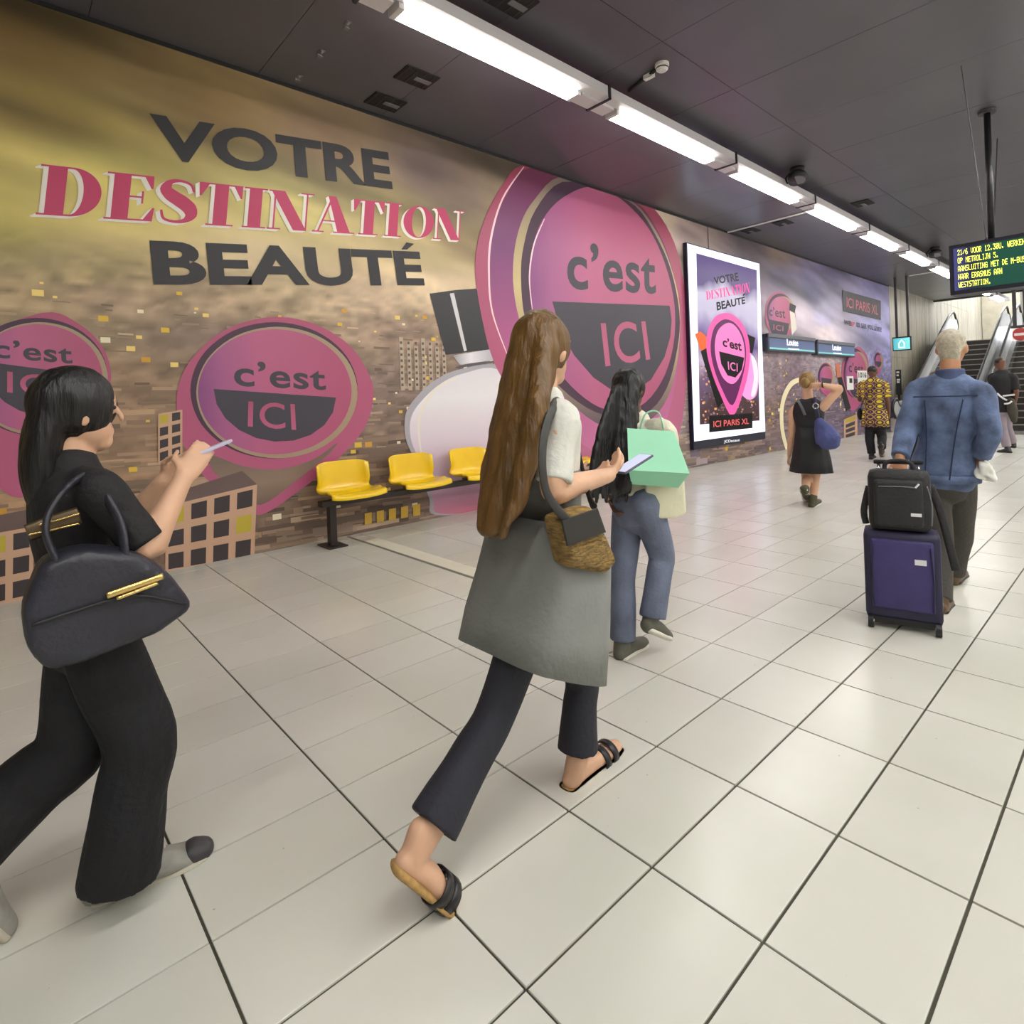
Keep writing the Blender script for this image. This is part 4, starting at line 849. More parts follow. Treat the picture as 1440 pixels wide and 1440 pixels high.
    def shoe(s, sd, m, sole=None, name='shoe'):
        mb = MB(); s.foot(mb, sd, .008); o = s.put(name, mb, m, .006, 3, 0.0)
        if sole:
            a, t = s.J['an' + sd], s.J['toe' + sd]; h = s.J.get('heel' + sd)
            side = (t - h).cross(Vector((0, 0, 1))).normalized(); m2 = MB()
            limb(m2, [h, h.lerp(t, .5), h.lerp(t, .8), t], [(.046, .02), (.05, .018), (.057, .018), (.042, .016)], 14, side, 4)
            q = skin('sole', m2, sole, o, s.root, .005, 2, 0.0)
        return o
def slab(name, face, depth, m, parent, off, bev=.01, seg=2):
    """a solid from a polygon of world points pushed along a vector"""
    n = len(face); v = [Vector(p) - Vector(off) for p in face] + [Vector(p) + Vector(depth) - Vector(off) for p in face]
    bm = bmesh.new(); bv = [bm.verts.new(p) for p in v]; bm.faces.new(bv[:n]); bm.faces.new(list(reversed(bv[n:])))
    for i in range(n): bm.faces.new([bv[i], bv[(i + 1) % n], bv[n + (i + 1) % n], bv[n + i]])
    bmesh.ops.recalc_face_normals(bm, faces=bm.faces[:])
    if bev: bmesh.ops.bevel(bm, geom=bm.edges[:], offset=bev, segments=seg, affect='EDGES', profile=.6)
    me = bpy.data.meshes.new(name); bm.to_mesh(me); bm.free(); me.materials.append(m); me.polygons.foreach_set('use_smooth', [bev > .015] * len(me.polygons))
    return link(bpy.data.objects.new(name, me), parent)
def strap(name, pts, wd, th, m, parent, off, up=None, sub=6):
    mb = MB(); C = catmull([Vector(p) for p in pts], sub); mb.tube(C, (wd, th), 8, True, up); return mb.build(name, m, parent, True, off=off)
FW = (0, 1, 0); Z = Vector((0, 0, 1))
def mirror(J, pairs, dx):
    for a, b in pairs: J[b] = J[a] + Vector((dx, 0, 0))

# ------------------------------------------------------------------ woman with long brown hair, grey dress
X = lambda a, b, x: onx(a, b, x)
J = dict(head=X(768, 494, -1.40), neck=X(762, 562, -1.41), shr=X(790, 588, -1.265), elr=X(778, 690, -1.23), wrr=X(856, 668, -1.28),
         hipl=X(772, 800, -1.475), hipr=X(766, 800, -1.35), knr=X(698, 1000, -1.40), anr=X(592, 1190, -1.37), toer=onz(634, 1272), knl=X(818, 950, -1.46), anl=X(812, 1072, -1.45), toel=onz(866, 1052), heell=onz(802, 1104))
J['shl'] = J['shr'] + Vector((-.27, .05, 0)); J['ell'] = J['elr'] + Vector((-.28, .14, .02)); J['wrl'] = J['wrr'] + Vector((-.12, -.05, -.02)); J['heelr'] = J['anr'] + Vector((0, -.05, -.03))
W2 = Fig('woman walking in grey dress and dark trousers, very long brown hair', (-1.39, 1.28, 0), J, FW, SKIN, .95, vox=.007, slim=.88)
W2.body(hl=((.5, .9, .15), (0.2, .2, 1), .4, -1), hr=((-.25, .9, .2), (-.7, 0, .7), .5, 1))
W2.shirt(mat('top_white', (214, 214, 206), .7, noise=(5, .08), bump=(40, .2)), .44, .010, .1, .006, (.054, .05, .046, .044, .036))
W2.trousers(mat('trousers_navy', (38, 38, 48), .75, noise=(8, .15), bump=(60, .2)), (.1, .09, .068, .068, .08), to=.86)
GREY = mat('dress_grey', (128, 130, 128), .75, noise=(4, .1), bump=(50, .2))
hem = [X(658, 912, -1.40), X(832, 938, -1.40)]
rg = []
for t, (lx, ly, rx_, ry_), rx in ((0, (708, 726, 822, 730), .17), (.12, (694, 760, 832, 765), .205), (.35, (680, 815, 828, 822), .235), (.7, (664, 872, 824, 885), .24), (1, (656, 915, 820, 940), .235)):
    a, b = X(lx, ly, -1.40), X(rx_, ry_, -1.40); c = (a + b) / 2
    L = (b - a).length / 2; rg.append(oval(c, (1, 0, 0), (b - a).normalized(), rx, math.sqrt(max(L * L - (.88 * rx) ** 2, .14 ** 2)), 40, .02 * t, 6, 1.0, .5))
sheet('dress_skirt', rg, GREY, W2.e, W2.root)
mb = MB(); W2.torso(mb, .022, .12, .56); W2.put('dress_bodice', mb, GREY, None, 4, None, .004)
HB = hairmat('hair_brown', (104, 74, 34))
mb = MB(); hc = W2.J['head']
ball(mb, hc + Vector((0, -.018, .022)), .092, .106, .112)
limb(mb, [X(757, 470, -1.40), X(742, 530, -1.40), X(726, 600, -1.40), X(706, 680, -1.40), X(688, 742, -1.40)], [(.085, .095), (.075, .105), (.065, .105), (.055, .09), (.03, .05)], 18, (0, 1, 0), 5)
for k in range(7):
    d = (k - 3) * .022; limb(mb, [X(752 + 2 * k, 480, -1.40 + d), X(738 + 3 * k, 570, -1.40 + d * 2), X(708 + 4 * k, 690, -1.4 + d * 2), X(676 + 6 * k, 738 + 8 * (k % 3), -1.4 + d * 2)], [.03, .036, .03, .012], 10, None, 5)
W2.put('hair', mb, HB, .008, 3, None, .007, 26)
mb = MB(); ball(mb, hc + Vector((.06, .06, .03)), .02, .03, .07); 
for sd in 'lr':
    a, t, h = W2.J['an' + sd], W2.J['toe' + sd], W2.J['heel' + sd]; side = (t - h).cross(Z).normalized(); up = side.cross(t - h).normalized(); up = up if up.z > 0 else -up
    m2 = MB(); lo = up * -.012; limb(m2, [h + lo - (t - h).normalized() * .02, h.lerp(t, .5) + lo, h.lerp(t, .8) + lo, t + lo + (t - h).normalized() * .01], [(.038, .016), (.04, .014), (.05, .014), (.036, .012)], 14, side, 4)
    o = W2.put('sandal', m2, mat('cork', (176, 140, 84), .7, noise=(60, .2)), .005, 2, 0.0)
    for q in (.55, .72):
        c = h.lerp(t, q); R = oval(c + up * .012, side, up, .052, .046, 20); R2 = [p + (t - h).normalized() * .03 for p in R]; s_ = sheet('sandal_strap', [R, R2], mat('strap_black', (28, 26, 30), .35), W2.e, W2.root, .004)
# her phone
wr = (W2.J['wrr'] + W2.J['wrl']) / 2; c = X(890, 652, -1.33)
e = empty('phone', c, 'smartphone held by the woman in the grey dress', 'phone'); d = Vector((.2, .85, .35)).normalized(); sv = Vector((1, -.2, 0)).normalized(); nv = d.cross(sv)
slab('case', [c + d * a * .075 + sv * b * .036 - nv * .004 for a, b in ((-1, -1), (1, -1), (1, 1), (-1, 1))], nv * .009, mat('phone_case', (96, 92, 120), .35), e, c, .003)
sg = 1 if nv.z > 0 else -1
slab('screen', [c + d * a * .07 + sv * b * .032 + nv * (.0055 if sg > 0 else -.0045) for a, b in ((-1, -1), (1, -1), (1, 1), (-1, 1))], nv * .0006, mat('phone_screen', (190, 196, 220), .2, emit=.4), e, c, 0)
# her shoulder bag
c = X(832, 765, -1.17); e = empty('woven_bag', c, 'brown woven shoulder bag on a black strap at the hip of the woman in grey', 'bag')
P = [X(a, b, -1.15) for a, b in ((790, 728), (838, 712), (872, 790), (858, 808), (806, 800))]
slab('bag_body', P, Vector((-.09, 0, 0)), mat('woven_brown', (140, 112, 62), .8, noise=(38, .55), bump=(45, .9), stretch=(1, 1, 3)), e, c, .028, 3)
slab('flap', [X(a, b, -1.147) for a, b in ((788, 732), (838, 714), (850, 748), (796, 768))], Vector((.008, 0, 0)), mat('flap_black', (40, 38, 36), .5), e, c, .003)
strap('shoulder_strap', [X(800, 735, -1.15), X(768, 690, -1.17), X(764, 620, -1.2), X(782, 566, -1.27), X(800, 580, -1.42), X(826, 690, -1.24), X(838, 716, -1.16)], .016, .003, mat('flap_black', (40, 38, 36), .5), e, c, (0, 1, 0))

# ------------------------------------------------------------------ woman in black with a big handbag
xr = -2.05
J = dict(head=X(112, 580, xr), neck=X(100, 655, xr), shr=X(140, 690, -1.90), elr=X(208, 772, -1.86), wrr=X(258, 672, -1.93), hipl=X(118, 862, -2.14), hipr=X(122, 862, -1.97),
         knr=X(196, 1040, -1.98), anr=X(172, 1205, -1.99), heelr=onz(136, 1262), toer=onz(286, 1200), knl=X(104, 1046, -2.12), anl=X(-40, 1180, -2.12))
J['shl'] = J['shr'] + Vector((-.32, 0, 0)); J['ell'] = J['elr'] + Vector((-.36, 0, 0)); J['wrl'] = J['wrr'] + Vector((-.16, -.02, -.02)); J['toel'] = J['anl'] + Vector((0, .06, -.2)); J['toel'].z = .01; J['heell'] = J['anl'] + Vector((0, -.06, -.04))
W1 = Fig('woman dressed all in black, holding a phone up, walking by the mural', (-2.05, .15, 0), J, FW, SKIN, .93, vox=.007, slim=.92)
W1.body(hl=((.3, .8, .7), (.9, .2, 0), .4, -1), hr=((-.3, .6, .75), (-.9, .3, 0), .4, 1))
BLK = mat('cloth_black', (24, 23, 26), .75, noise=(6, .3), bump=(45, .3))
W1.shirt(BLK, .46, .010, -.06, .006, (.056, .054, .05, .046, .04)); W1.trousers(mat('trousers_black', (20, 20, 25), .8, noise=(6, .3), bump=(30, .4)), (.105, .105, .1, .1, .115), g=.02, to=1.16, folds=.008)
W1.shoe('r', mat('trainer_grey', (150, 148, 140), .6, noise=(20, .2)), mat('sole_pale', (196, 190, 172), .6)); t_, h_ = W1.J['toer'], W1.J['heelr']; m2 = MB(); limb(m2, [h_.lerp(t_, .9) + Z * .02, t_ + Z * .016], [(.046, .036), (.04, .031)], 14, (t_ - h_).cross(Z).normalized(), 3); W1.put('toe_cap', m2, mat('toe_dark', (64, 62, 66), .5), .005, 2, 0.0)
for q_ in (.5, .62, .74): strap('lace', [h_.lerp(t_, q_) + (t_ - h_).cross(Z).normalized() * a_ * .045 + Z * (.105 - .08 * (q_ - .4) / .5 - .03 * a_ * a_) for a_ in (-1, -.4, .4, 1)], .004, .004, mat('lace_pale', (206, 202, 192), .6), W1.e, W1.root)
W1.shoe('l', mat('trainer_grey', (150, 148, 140), .6), mat('sole_pale', (196, 190, 172), .6))
mb = MB(); hc = W1.J['head']; ball(mb, hc + Vector((0, -.016, .024)), .092, .108, .112); limb(mb, [hc + Vector((0, -.06, .03)), hc + Vector((0, -.085, -.09)), hc + Vector((0, -.09, -.2)), hc + Vector((0, -.08, -.27))], [(.075, .05), (.085, .05), (.08, .045), (.05, .03)], 16, (1, 0, 0), 4)
W1.put('hair', mb, hairmat('hair_black', (20, 18, 18)), .008, 3, None, .005, 26)
c = X(288, 634, -1.98); e = empty('phone', c, 'smartphone held up by the woman dressed in black', 'phone'); d = Vector((.05, .8, .3)).normalized(); sv = Vector((1, 0, .1)).normalized(); nv = d.cross(sv)
slab('case', [c + d * a * .075 + sv * b * .036 - nv * .004 for a, b in ((-1, -1), (1, -1), (1, 1), (-1, 1))], nv * .009, mat('phone_case_pale', (196, 190, 214), .35), e, c, .003)
slab('screen', [c + d * a * .07 + sv * b * .032 + nv * .0055 for a, b in ((-1, -1), (1, -1), (1, 1), (-1, 1))], nv * .0006, mat('phone_screen', (190, 196, 220), .2, emit=.4), e, c, 0)
c = X(140, 870, -1.82); e = empty('handbag', c, 'large slouchy black leather handbag with gold bars, carried by the woman in black', 'handbag')
LEA = mat('leather_black', (42, 42, 52), .42, noise=(5, .25), bump=(25, .35))
P = [X(a, b, -1.76) for a, b in ((58, 790), (120, 772), (195, 778), (240, 806), (278, 856), (224, 894), (120, 935), (66, 950), (36, 915), (30, 862))]
slab('bag_body', P, Vector((-.13, 0, 0)), LEA, e, c, .04, 4)
strap('seam', [X(a, b, -1.752) for a, b in ((44, 880), (110, 858), (190, 838), (262, 850))], .004, .003, mat('leather_dark', (22, 22, 26), .4), e, c)
GOLD = mat('gold_metal', (214, 184, 120), .25, metal=.9)
strap('gold_bar', [X(150, 838, -1.748), X(190, 824, -1.748), X(230, 810, -1.748)], .009, .006, GOLD, e, c); strap('gold_bar', [X(164, 842, -1.746), X(196, 830, -1.746), X(222, 820, -1.746)], .005, .005, GOLD, e, c)
strap('handle', [X(80, 790, -1.78), X(64, 740, -1.8), X(90, 690, -1.84), X(128, 668, -1.92), X(150, 700, -1.84), X(170, 740, -1.8), X(176, 784, -1.78)], .014, .008, LEA, e, c)
o = strap('waist_buckle', [X(38, 750, -1.87), X(76, 736, -1.87), X(112, 724, -1.87)], .022, .006, mat('buckle_bronze', (96, 80, 58), .4, metal=.5), e, c)
for dy in (0, 14): strap('gold_bar', [X(54 - dy, 738 + dy, -1.86), X(82 - dy * .6, 731 + dy, -1.86), X(112, 722 + dy, -1.86)], .003, .003, GOLD, e, c)

# ------------------------------------------------------------------ woman with black braids, jeans
J = dict(head=X(886, 548, -1.95), neck=X(892, 592, -1.95), shr=X(932, 606, -1.77), shl=X(858, 602, -2.10), hipl=X(884, 706, -2.02), hipr=X(908, 706, -1.85), knl=X(876, 806, -2.0), anl=X(876, 900, -1.97), heell=onz(872, 925), toel=onz(904, 905),
         knr=X(930, 780, -1.84), anr=X(918, 868, -1.84), heelr=X(910, 884, -1.84), toer=X(938, 896, -1.82), elr=X(944, 650, -1.80), wrr=X(938, 700, -1.86), ell=X(850, 660, -2.16), wrl=X(862, 700, -2.05))
W3 = Fig('woman in blue jeans with long black braids, carrying shopping bags', (-1.93, 2.55, 0), J, FW, SKIN_D, .93, vox=.008)
W3.body()
CREAM = mat('sweater_cream', (226, 220, 200), .8, noise=(5, .08), bump=(50, .3)); W3.shirt(CREAM, .95, .018, .05, .006)
JEAN = mat('denim_mid', (106, 114, 136), .8, noise=(7, .25), bump=(80, .2)); W3.trousers(JEAN, (.098, .09, .078, .074, .076), to=1.0, folds=.006)
for sd in 'lr': W3.shoe(sd, mat('canvas_shoe', (96, 94, 84), .7), mat('sole_white', (226, 222, 208), .6))
mb = MB(); hc = W3.J['head']; ball(mb, hc + Vector((0, -.016, .02)), .09, .104, .108); bk = Vector((.03, -.06, 0))
limb(mb, [X(884, 535, -1.95) + bk, X(876, 590, -1.95) + bk, X(870, 640, -1.95) + bk, X(868, 682, -1.95) + bk], [(.08, .06), (.1, .065), (.12, .06), (.1, .045)], 18, (1, 0, 0), 5)
for k in range(15):
    a = (k - 7) / 7; limb(mb, [X(884 + a * 14, 545, -1.95) + bk * 1.3, X(876 + a * 24, 600, -1.95) + bk * 1.8, X(870 + a * 30, 660, -1.95) + bk * 1.8, X(868 + a * 31, 688 + 6 * (k % 3), -1.95) + bk * 1.7], [.016, .018, .017, .01], 8, None, 6)
W3.put('braids', mb, hairmat('hair_jet', (16, 15, 16)), .008, 2, None, .004, 40)
def at_depth(a, b, D): return Vector(CAM + ray(a, b) * D)
D3 = (np.array((-1.8, 2.5, 0)) - np.array((0, 0, 0))) @ _f - .12
c = at_depth(925, 645, D3); e = empty('paper_bag', c, 'mint green paper shopping bag slung at the arm of the braided woman', 'shopping bag')
tl, tr, mr, ml, br, bl = at_depth(882, 602, D3 + .1), at_depth(948, 607, D3 + .1), at_depth(970, 666, D3), at_depth(884, 661, D3), at_depth(954, 686, D3 + .11), at_depth(888, 681, D3 + .11)
MINT = mat('paper_mint', (158, 226, 190), .55, noise=(4, .04)); bk2 = Vector(_f) * .1
v = [p - c for p in (tl, tr, mr, ml, br, bl, tl + bk2, tr + bk2)]
raw('bag_body', v, [(3, 2, 1, 0), (5, 4, 2, 3), (5, 3, 0, 6), (2, 4, 7, 1), (4, 5, 6, 7)], MINT, e)
strap('handle', [at_depth(900, 605, D3 + .15), at_depth(908, 582, D3 + .16), at_depth(926, 580, D3 + .16), at_depth(934, 607, D3 + .15)], .005, .004, MINT, e, c)
c = at_depth(935, 700, D3 + .2); e = empty('tote_bag', c, 'cream cloth tote bag hanging below the mint paper bag', 'bag')
slab('bag_body', [at_depth(a, b, D3 + .16) for a, b in ((906, 650), (962, 652), (966, 722), (950, 730), (910, 730))], Vector(_f) * .05, mat('tote_cream', (228, 224, 196), .8, noise=(6, .06), bump=(14, .5)), e, c, .018, 3)
strap('handle', [at_depth(914, 655, D3 + .18), at_depth(922, 600, D3 + .2), at_depth(934, 592, D3 + .2), at_depth(950, 655, D3 + .18)], .012, .003, mat('tote_cream', (228, 224, 196), .8), e, c)

# ------------------------------------------------------------------ grey-haired man in a denim jacket
Yp = lambda a, b, y: ony(a, b, y)
J = dict(head=Yp(1338, 489, 4.68), neck=Yp(1336, 532, 4.62), shl=Yp(1293, 548, 4.62), shr=Yp(1378, 552, 4.60), ell=Yp(1275, 606, 4.52), wrl=Yp(1265, 645, 4.32), elr=Yp(1392, 608, 4.55), wrr=Yp(1378, 645, 4.60),
         hipl=Yp(1306, 665, 4.62), hipr=Yp(1347, 665, 4.62), knl=Yp(1322, 765, 4.55), anl=Yp(1322, 846, 4.36), heell=Yp(1322, 862, 4.30), toel=onz(1330, 846), knr=Yp(1350, 752, 4.85), anr=Yp(1341, 806, 5.0), heelr=Yp(1341, 818, 4.96), toer=onz(1352, 806))
J['heell'].z = max(J['heell'].z, .01); J['heelr'].z = max(J['heelr'].z, .01)
M6 = Fig('grey-haired man in a blue denim jacket pulling a suitcase', (-.95, 4.6, 0), J, FW, SKIN_T, 1.0, vox=.008)
hd = (M6.J['wrl'] - M6.J['ell']).normalized()
M6.body(hl=((0.05, -.1, -1), (0.2, -.9, .0), 1.1, 1), hr=((0, .1, -1), (-1, 0, 0), .7, 1))
DEN = mat('denim_jacket', (92, 108, 142), .8, noise=(9, .5), bump=(70, .25)); DK = mat('denim_seam', (38, 50, 82), .8)
M6.shirt(DEN, .97, .022, -.08, .010, (.062, .06, .054, .05, .042), 'denim_jacket', .96)
mb = MB(); limb(mb, [M6.J['neck'] - Z * .03, M6.J['neck'] + Z * .015, M6.J['neck'] + Z * .06], [(.1, .09), (.084, .08), (.078, .076)], 18, (1, 0, 0), 3, True, True); M6.put('collar', mb, mat('denim_collar', (62, 74, 106), .8, noise=(6, .3)), .007, 2)
def girdle(F, t, g, dz=.02, n=30, m=None, name='waistband', k=(.165, .118)):
    c = F.at(t); r1 = oval(c, F.right, F.fwd, k[0] + g, k[1] + g, n); r2 = oval(c + F.up * dz, F.right, F.fwd, k[0] + g, k[1] + g, n); return sheet(name, [r1, r2], m, F.e, F.root, .006)
girdle(M6, -.085, .038, .05, 30, DEN, 'jacket_band')
for g in ((1296, 527, 1376, 532),):
    strap('yoke_seam', [M6.at(.8) + M6.right * a * .17 - M6.fwd * (.146 - .05 * a * a) + Z * .01 for a in (-1, -.5, 0, .5, 1)], .004, .004, DK, M6.e, M6.root)
for a in (-.5, .5): strap('back_seam', [M6.at(.78) + M6.right * a * .2 - M6.fwd * .137, M6.at(.4) + M6.right * a * .15 - M6.fwd * .134, M6.at(-.04) + M6.right * a * .13 - M6.fwd * .148], .004, .004, DK, M6.e, M6.root)
M6.trousers(mat('trousers_grey', (66, 63, 58), .75, noise=(6, .15), bump=(60, .25)), (.102, .094, .076, .07, .068), to=.97, folds=.006)
for sd in 'lr': M6.shoe(sd, mat('shoe_brown', (92, 70, 44), .5), mat('sole_dark', (50, 42, 34), .6))
mb = MB(); hc = M6.J['head']; ball(mb, hc + Vector((0, -.014, .03)), .084, .1, .094); limb(mb, [hc + Vector((0, -.06, .0)), hc + Vector((0, -.062, -.06)), hc + Vector((0, -.045, -.1))], [(.066, .045), (.058, .03), (.045, .02)], 14, (1, 0, 0), 3); M6.put('hair', mb, mat('hair_grey', (186, 178, 158), .6, noise=(40, .25), bump=(120, .4)), .007, 2, None, .002, 50)
c = Yp(1384, 662, 4.58); e = empty('paper', c, 'crumpled white paper in the hand of the denim-jacketed man', 'paper')
mb = MB(); ball(mb, c, .05, .03, .065, None, 14); skin('sheet', mb, mat('paper_white', (238, 238, 232), .6), e, c, .006, 0, None, .035, 30)
# suitcase and backpack
sc = Vector((-1.0, 3.84, 0)); nrm = Vector((.26, -.966, 0)); rt = Vector((.966, .26, 0))
case = empty('suitcase', sc, 'purple wheeled cabin suitcase pulled by the denim-jacketed man', 'suitcase', rz=math.atan2(rt.y, rt.x))
PUR = mat('suitcase_purple', (62, 54, 108), .6, noise=(9, .12), bump=(90, .2)); NAV = mat('suitcase_trim', (40, 38, 66), .6); BLKP = mat('plastic_black', (24, 24, 28), .4)
hb = .56
MB().box(-.185, .185, 0, .21, .05, hb, .03).build('shell', NAV, case, True); MB().box(-.15, .15, -.014, .03, .12, hb - .04, .014).build('front_pocket', PUR, case, True)
for sx in (-1, 1): strap('piping', [(sx * .14, -.018, .13), (sx * .145, -.02, .3), (sx * .135, -.018, hb - .07)], .004, .004, NAV, case, (0, 0, 0))
MB().box(.06, .115, -.018, -.013, hb - .17, hb - .14).build('badge', mat('badge_white', (232, 232, 236), .4), case)
MB().box(-.17, .17, -.004, .2, .03, .07, .01).build('base', BLKP, case)
for sx in (-.16, .16):
    w = MB().tube([(sx - .014, .0, .036), (sx + .014, .0, .036)], .035, 18).build('wheel', BLKP, case); MB().tube([(sx - .016, .0, .036), (sx + .016, .0, .036)], .014, 10).build('hub', mat('bolt_steel', (190, 190, 190), .3, metal=.8), w)
    MB().tube([(sx * .62, .2, hb - .02), (sx * .62, .205, .94)], .009, 8).build('telescopic_tube', STEEL, case, True)
MB().box(-.125, .125, .19, .22, .93, .955, .008).build('pull_handle', BLKP, case)
bp = empty('backpack', sc + Z * (hb + .003), 'black laptop backpack standing on top of the purple suitcase', 'backpack', rz=math.atan2(rt.y, rt.x))
BPM = mat('backpack_black', (38, 38, 40), .65, noise=(8, .2), bump=(70, .3)); GR = mat('zip_grey', (120, 120, 122), .4)
m = MB(); m.box(-.155, .15, .01, .17, .0, .35, .045); m.build('main_body', BPM, bp, True)
MB().box(-.125, .11, -.02, .05, .03, .3, .022).build('front_pocket', BPM, bp, True)
strap('zip', [(-.1, -.022, .262), (0, -.024, .266), (.08, -.022, .262)], .003, .002, GR, bp, (0, 0, 0)); strap('zip_pull', [(.075, -.026, .262), (.092, -.026, .285)], .005, .003, mat('badge_white', (232, 232, 236), .4), bp, (0, 0, 0))
MB().box(.05, .1, -.023, -.0195, .1, .118).build('badge', mat('badge_white', (232, 232, 236), .4), bp)
strap('handle', [(-.07, .1, .34), (-.06, .1, .385), (0, .1, .4), (.06, .1, .385), (.07, .1, .34)], .012, .008, BPM, bp, (0, 0, 0))
strap('shoulder_strap', [(.15, .12, .26), (.19, .1, .12), (.225, .07, -.06), (.25, .06, -.2)], .02, .006, BPM, bp, (0, 0, 0)); strap('shoulder_strap', [(-.15, .12, .24), (-.18, .1, .1), (-.172, .12, .015)], .018, .006, BPM, bp, (0, 0, 0))
strap('side_zip', [(.145, -.0, .05), (.15, .0, .16), (.13, -.0, .27)], .003, .003, GR, bp, (0, 0, 0))

# ------------------------------------------------------------------ woman in a black dress, arm raised
y4 = 7.26
J = dict(head=Yp(1136, 537, y4), neck=Yp(1136, 564, y4), shl=Yp(1117, 577, y4), shr=Yp(1155, 574, y4), elr=Yp(1181, 547, y4 + .05), wrr=Yp(1154, 541, y4 - .08), ell=Yp(1113, 612, y4), wrl=Yp(1110, 640, y4 + .08),
         hipl=Yp(1131, 628, y4), hipr=Yp(1149, 628, y4), knr=Yp(1146, 672, y4 + .02), anr=Yp(1144, 702, y4), heelr=onz(1141, 713), toer=onz(1151, 706), knl=Yp(1134, 670, y4 - .02), anl=Yp(1133, 692, y4 - .22), heell=Yp(1130, 689, y4 - .28), toel=onz(1136, 705))
W4 = Fig('woman in a black knee-length dress with one hand behind her head', (-2.79, y4, 0), J, FW, SKIN, .98, vox=.009)
W4.body(hr=((-1, -.1, -.1), (.2, 1, 0), .5, 1))
BD = mat('dress_black', (30, 30, 34), .7, noise=(5, .2), bump=(40, .25)); mb = MB(); W4.torso(mb, .018, -.02, .9); W4.put('dress_top', mb, BD, None, 3, None, .004)
rg = []
for lx, rx_, yy, d in ((1121, 1158, 600, .14), (1118, 1162, 625, .17), (1115, 1167, 645, .19), (1112, 1170, 663, .2)):
    a, b = Yp(lx, yy, y4), Yp(rx_, yy + 1, y4); rg.append(oval((a + b) / 2, (1, 0, 0), (0, 1, 0), (b - a).length / 2, d, 40, .03, 6, .5))
sheet('dress_skirt', rg, BD, W4.e, W4.root)
mb = MB(); hc = W4.J['head']; ball(mb, hc + Vector((0, -.02, .02)), .088, .1, .105); ball(mb, hc + Vector((.01, -.11, -.01)), .05, .045, .06); W4.put('hair', mb, hairmat('hair_blond', (140, 110, 60)), .008, 2, None, .006, 30)
for sd in 'lr': W4.shoe(sd, mat('sneaker_olive', (74, 74, 52), .7), mat('sole_white', (226, 222, 208), .6))
strap('wristband', oval(W4.J['wrr'] + Vector((.03, 0, 0)), (0, 1, 0), (0, 0, 1), .036, .036, 14) + [W4.J['wrr'] + Vector((.03, .036, 0))], .008, .004, mat('strap_black', (28, 26, 30), .35), W4.e, W4.root, None, 2)
c = Yp(1163, 612, y4 - .2); e = empty('shoulder_bag', c, 'slouchy blue shoulder bag on the back of the woman in black dress', 'bag')
BLU = mat('bag_blue', (70, 78, 132), .6, noise=(6, .2), bump=(20, .5)); mb = MB()
limb(mb, [Yp(1153, 594, y4 - .19), Yp(1159, 606, y4 - .2), Yp(1165, 618, y4 - .21), Yp(1167, 624, y4 - .2)], [(.06, .05), (.115, .075), (.135, .085), (.11, .07)], 18, (1, 0, 0), 4); skin('bag_body', mb, BLU, e, c, .009, 3, None, .012, 14)
strap('shoulder_strap', [Yp(1152, 596, y4 - .2), Yp(1148, 574, y4 - .17), Yp(1145, 560, y4 - .08), Yp(1146, 560, y4 + .06)], .022, .005, mat('strap_navy', (46, 48, 78), .5), e, c, (1, 0, 0)); strap('ring', oval(Yp(1147, 571, y4 - .172), (1, 0, 0), (0, 0, 1), .03, .03, 12) + [Yp(1147, 571, y4 - .172) + Vector((.03, 0, 0))], .007, .007, STEEL, e, c, None, 2)
strap('cross_strap', [Yp(1121, 562, y4 - .1), Yp(1127, 572, y4 - .155), Yp(1132, 584, y4 - .16)], .016, .004, mat('strap_grey', (90, 90, 96), .5), e, c, (1, 0, 0))

# ------------------------------------------------------------------ man in the yellow and purple patterned shirt
def print_shirt():
    m = bpy.data.materials.new('patterned_shirt'); m.use_nodes = True; nt = m.node_tree; b = nt.nodes['Principled BSDF']
    tc = nt.nodes.new('ShaderNodeTexCoord'); mp = nt.nodes.new('ShaderNodeMapping'); mp.inputs['Scale'].default_value = (1.15, .3, 1.6); nt.links.new(tc.outputs['Object'], mp.inputs[0])
    v = nt.nodes.new('ShaderNodeTexVoronoi'); v.inputs['Scale'].default_value = 6.2; v.inputs['Randomness'].default_value = .12; nt.links.new(mp.outputs[0], v.inputs['Vector'])
    r = nt.nodes.new('ShaderNodeValToRGB'); r.color_ramp.interpolation = 'CONSTANT'; e = r.color_ramp.elements
    e[0].position = 0; e[0].color = lin((92, 50, 84)); e[1].position = .2; e[1].color = lin((222, 196, 40)); k = e.new(.36); k.color = lin((74, 38, 76)); k = e.new(.5); k.color = lin((190, 164, 60)); k = e.new(.58); k.color = lin((84, 44, 80))
    nt.links.new(v.outputs['Distance'], r.inputs['Fac']); nt.links.new(r.outputs[0], b.inputs['Base Color']); b.inputs['Roughness'].default_value = .8; return m
y5 = 12.74
J = dict(head=Yp(1227, 523, y5), neck=Yp(1228, 535, y5), shl=Yp(1213, 541, y5), shr=Yp(1243, 541, y5), ell=Yp(1209, 561, y5 + .05), wrl=Yp(1216, 566, y5 + .3), elr=Yp(1248, 563, y5), wrr=Yp(1250, 582, y5 + .08),
         hipl=Yp(1224, 589, y5), hipr=Yp(1236, 589, y5), knl=Yp(1223, 617, y5), anl=Yp(1226, 639, y5), heell=onz(1225, 646), toel=onz(1229, 643), knr=Yp(1240, 614, y5 + .05), anr=Yp(1240, 630, y5 - .25), heelr=Yp(1238, 625, y5 - .33), toer=onz(1241, 642))
M5 = Fig('man in a yellow and purple patterned shirt and black trousers', (-3.72, y5, 0), J, FW, SKIN_D, 1.02, vox=.011)
M5.body(); PS = print_shirt(); M5.shirt(PS, .4, .035, -.02, .006); rg = []
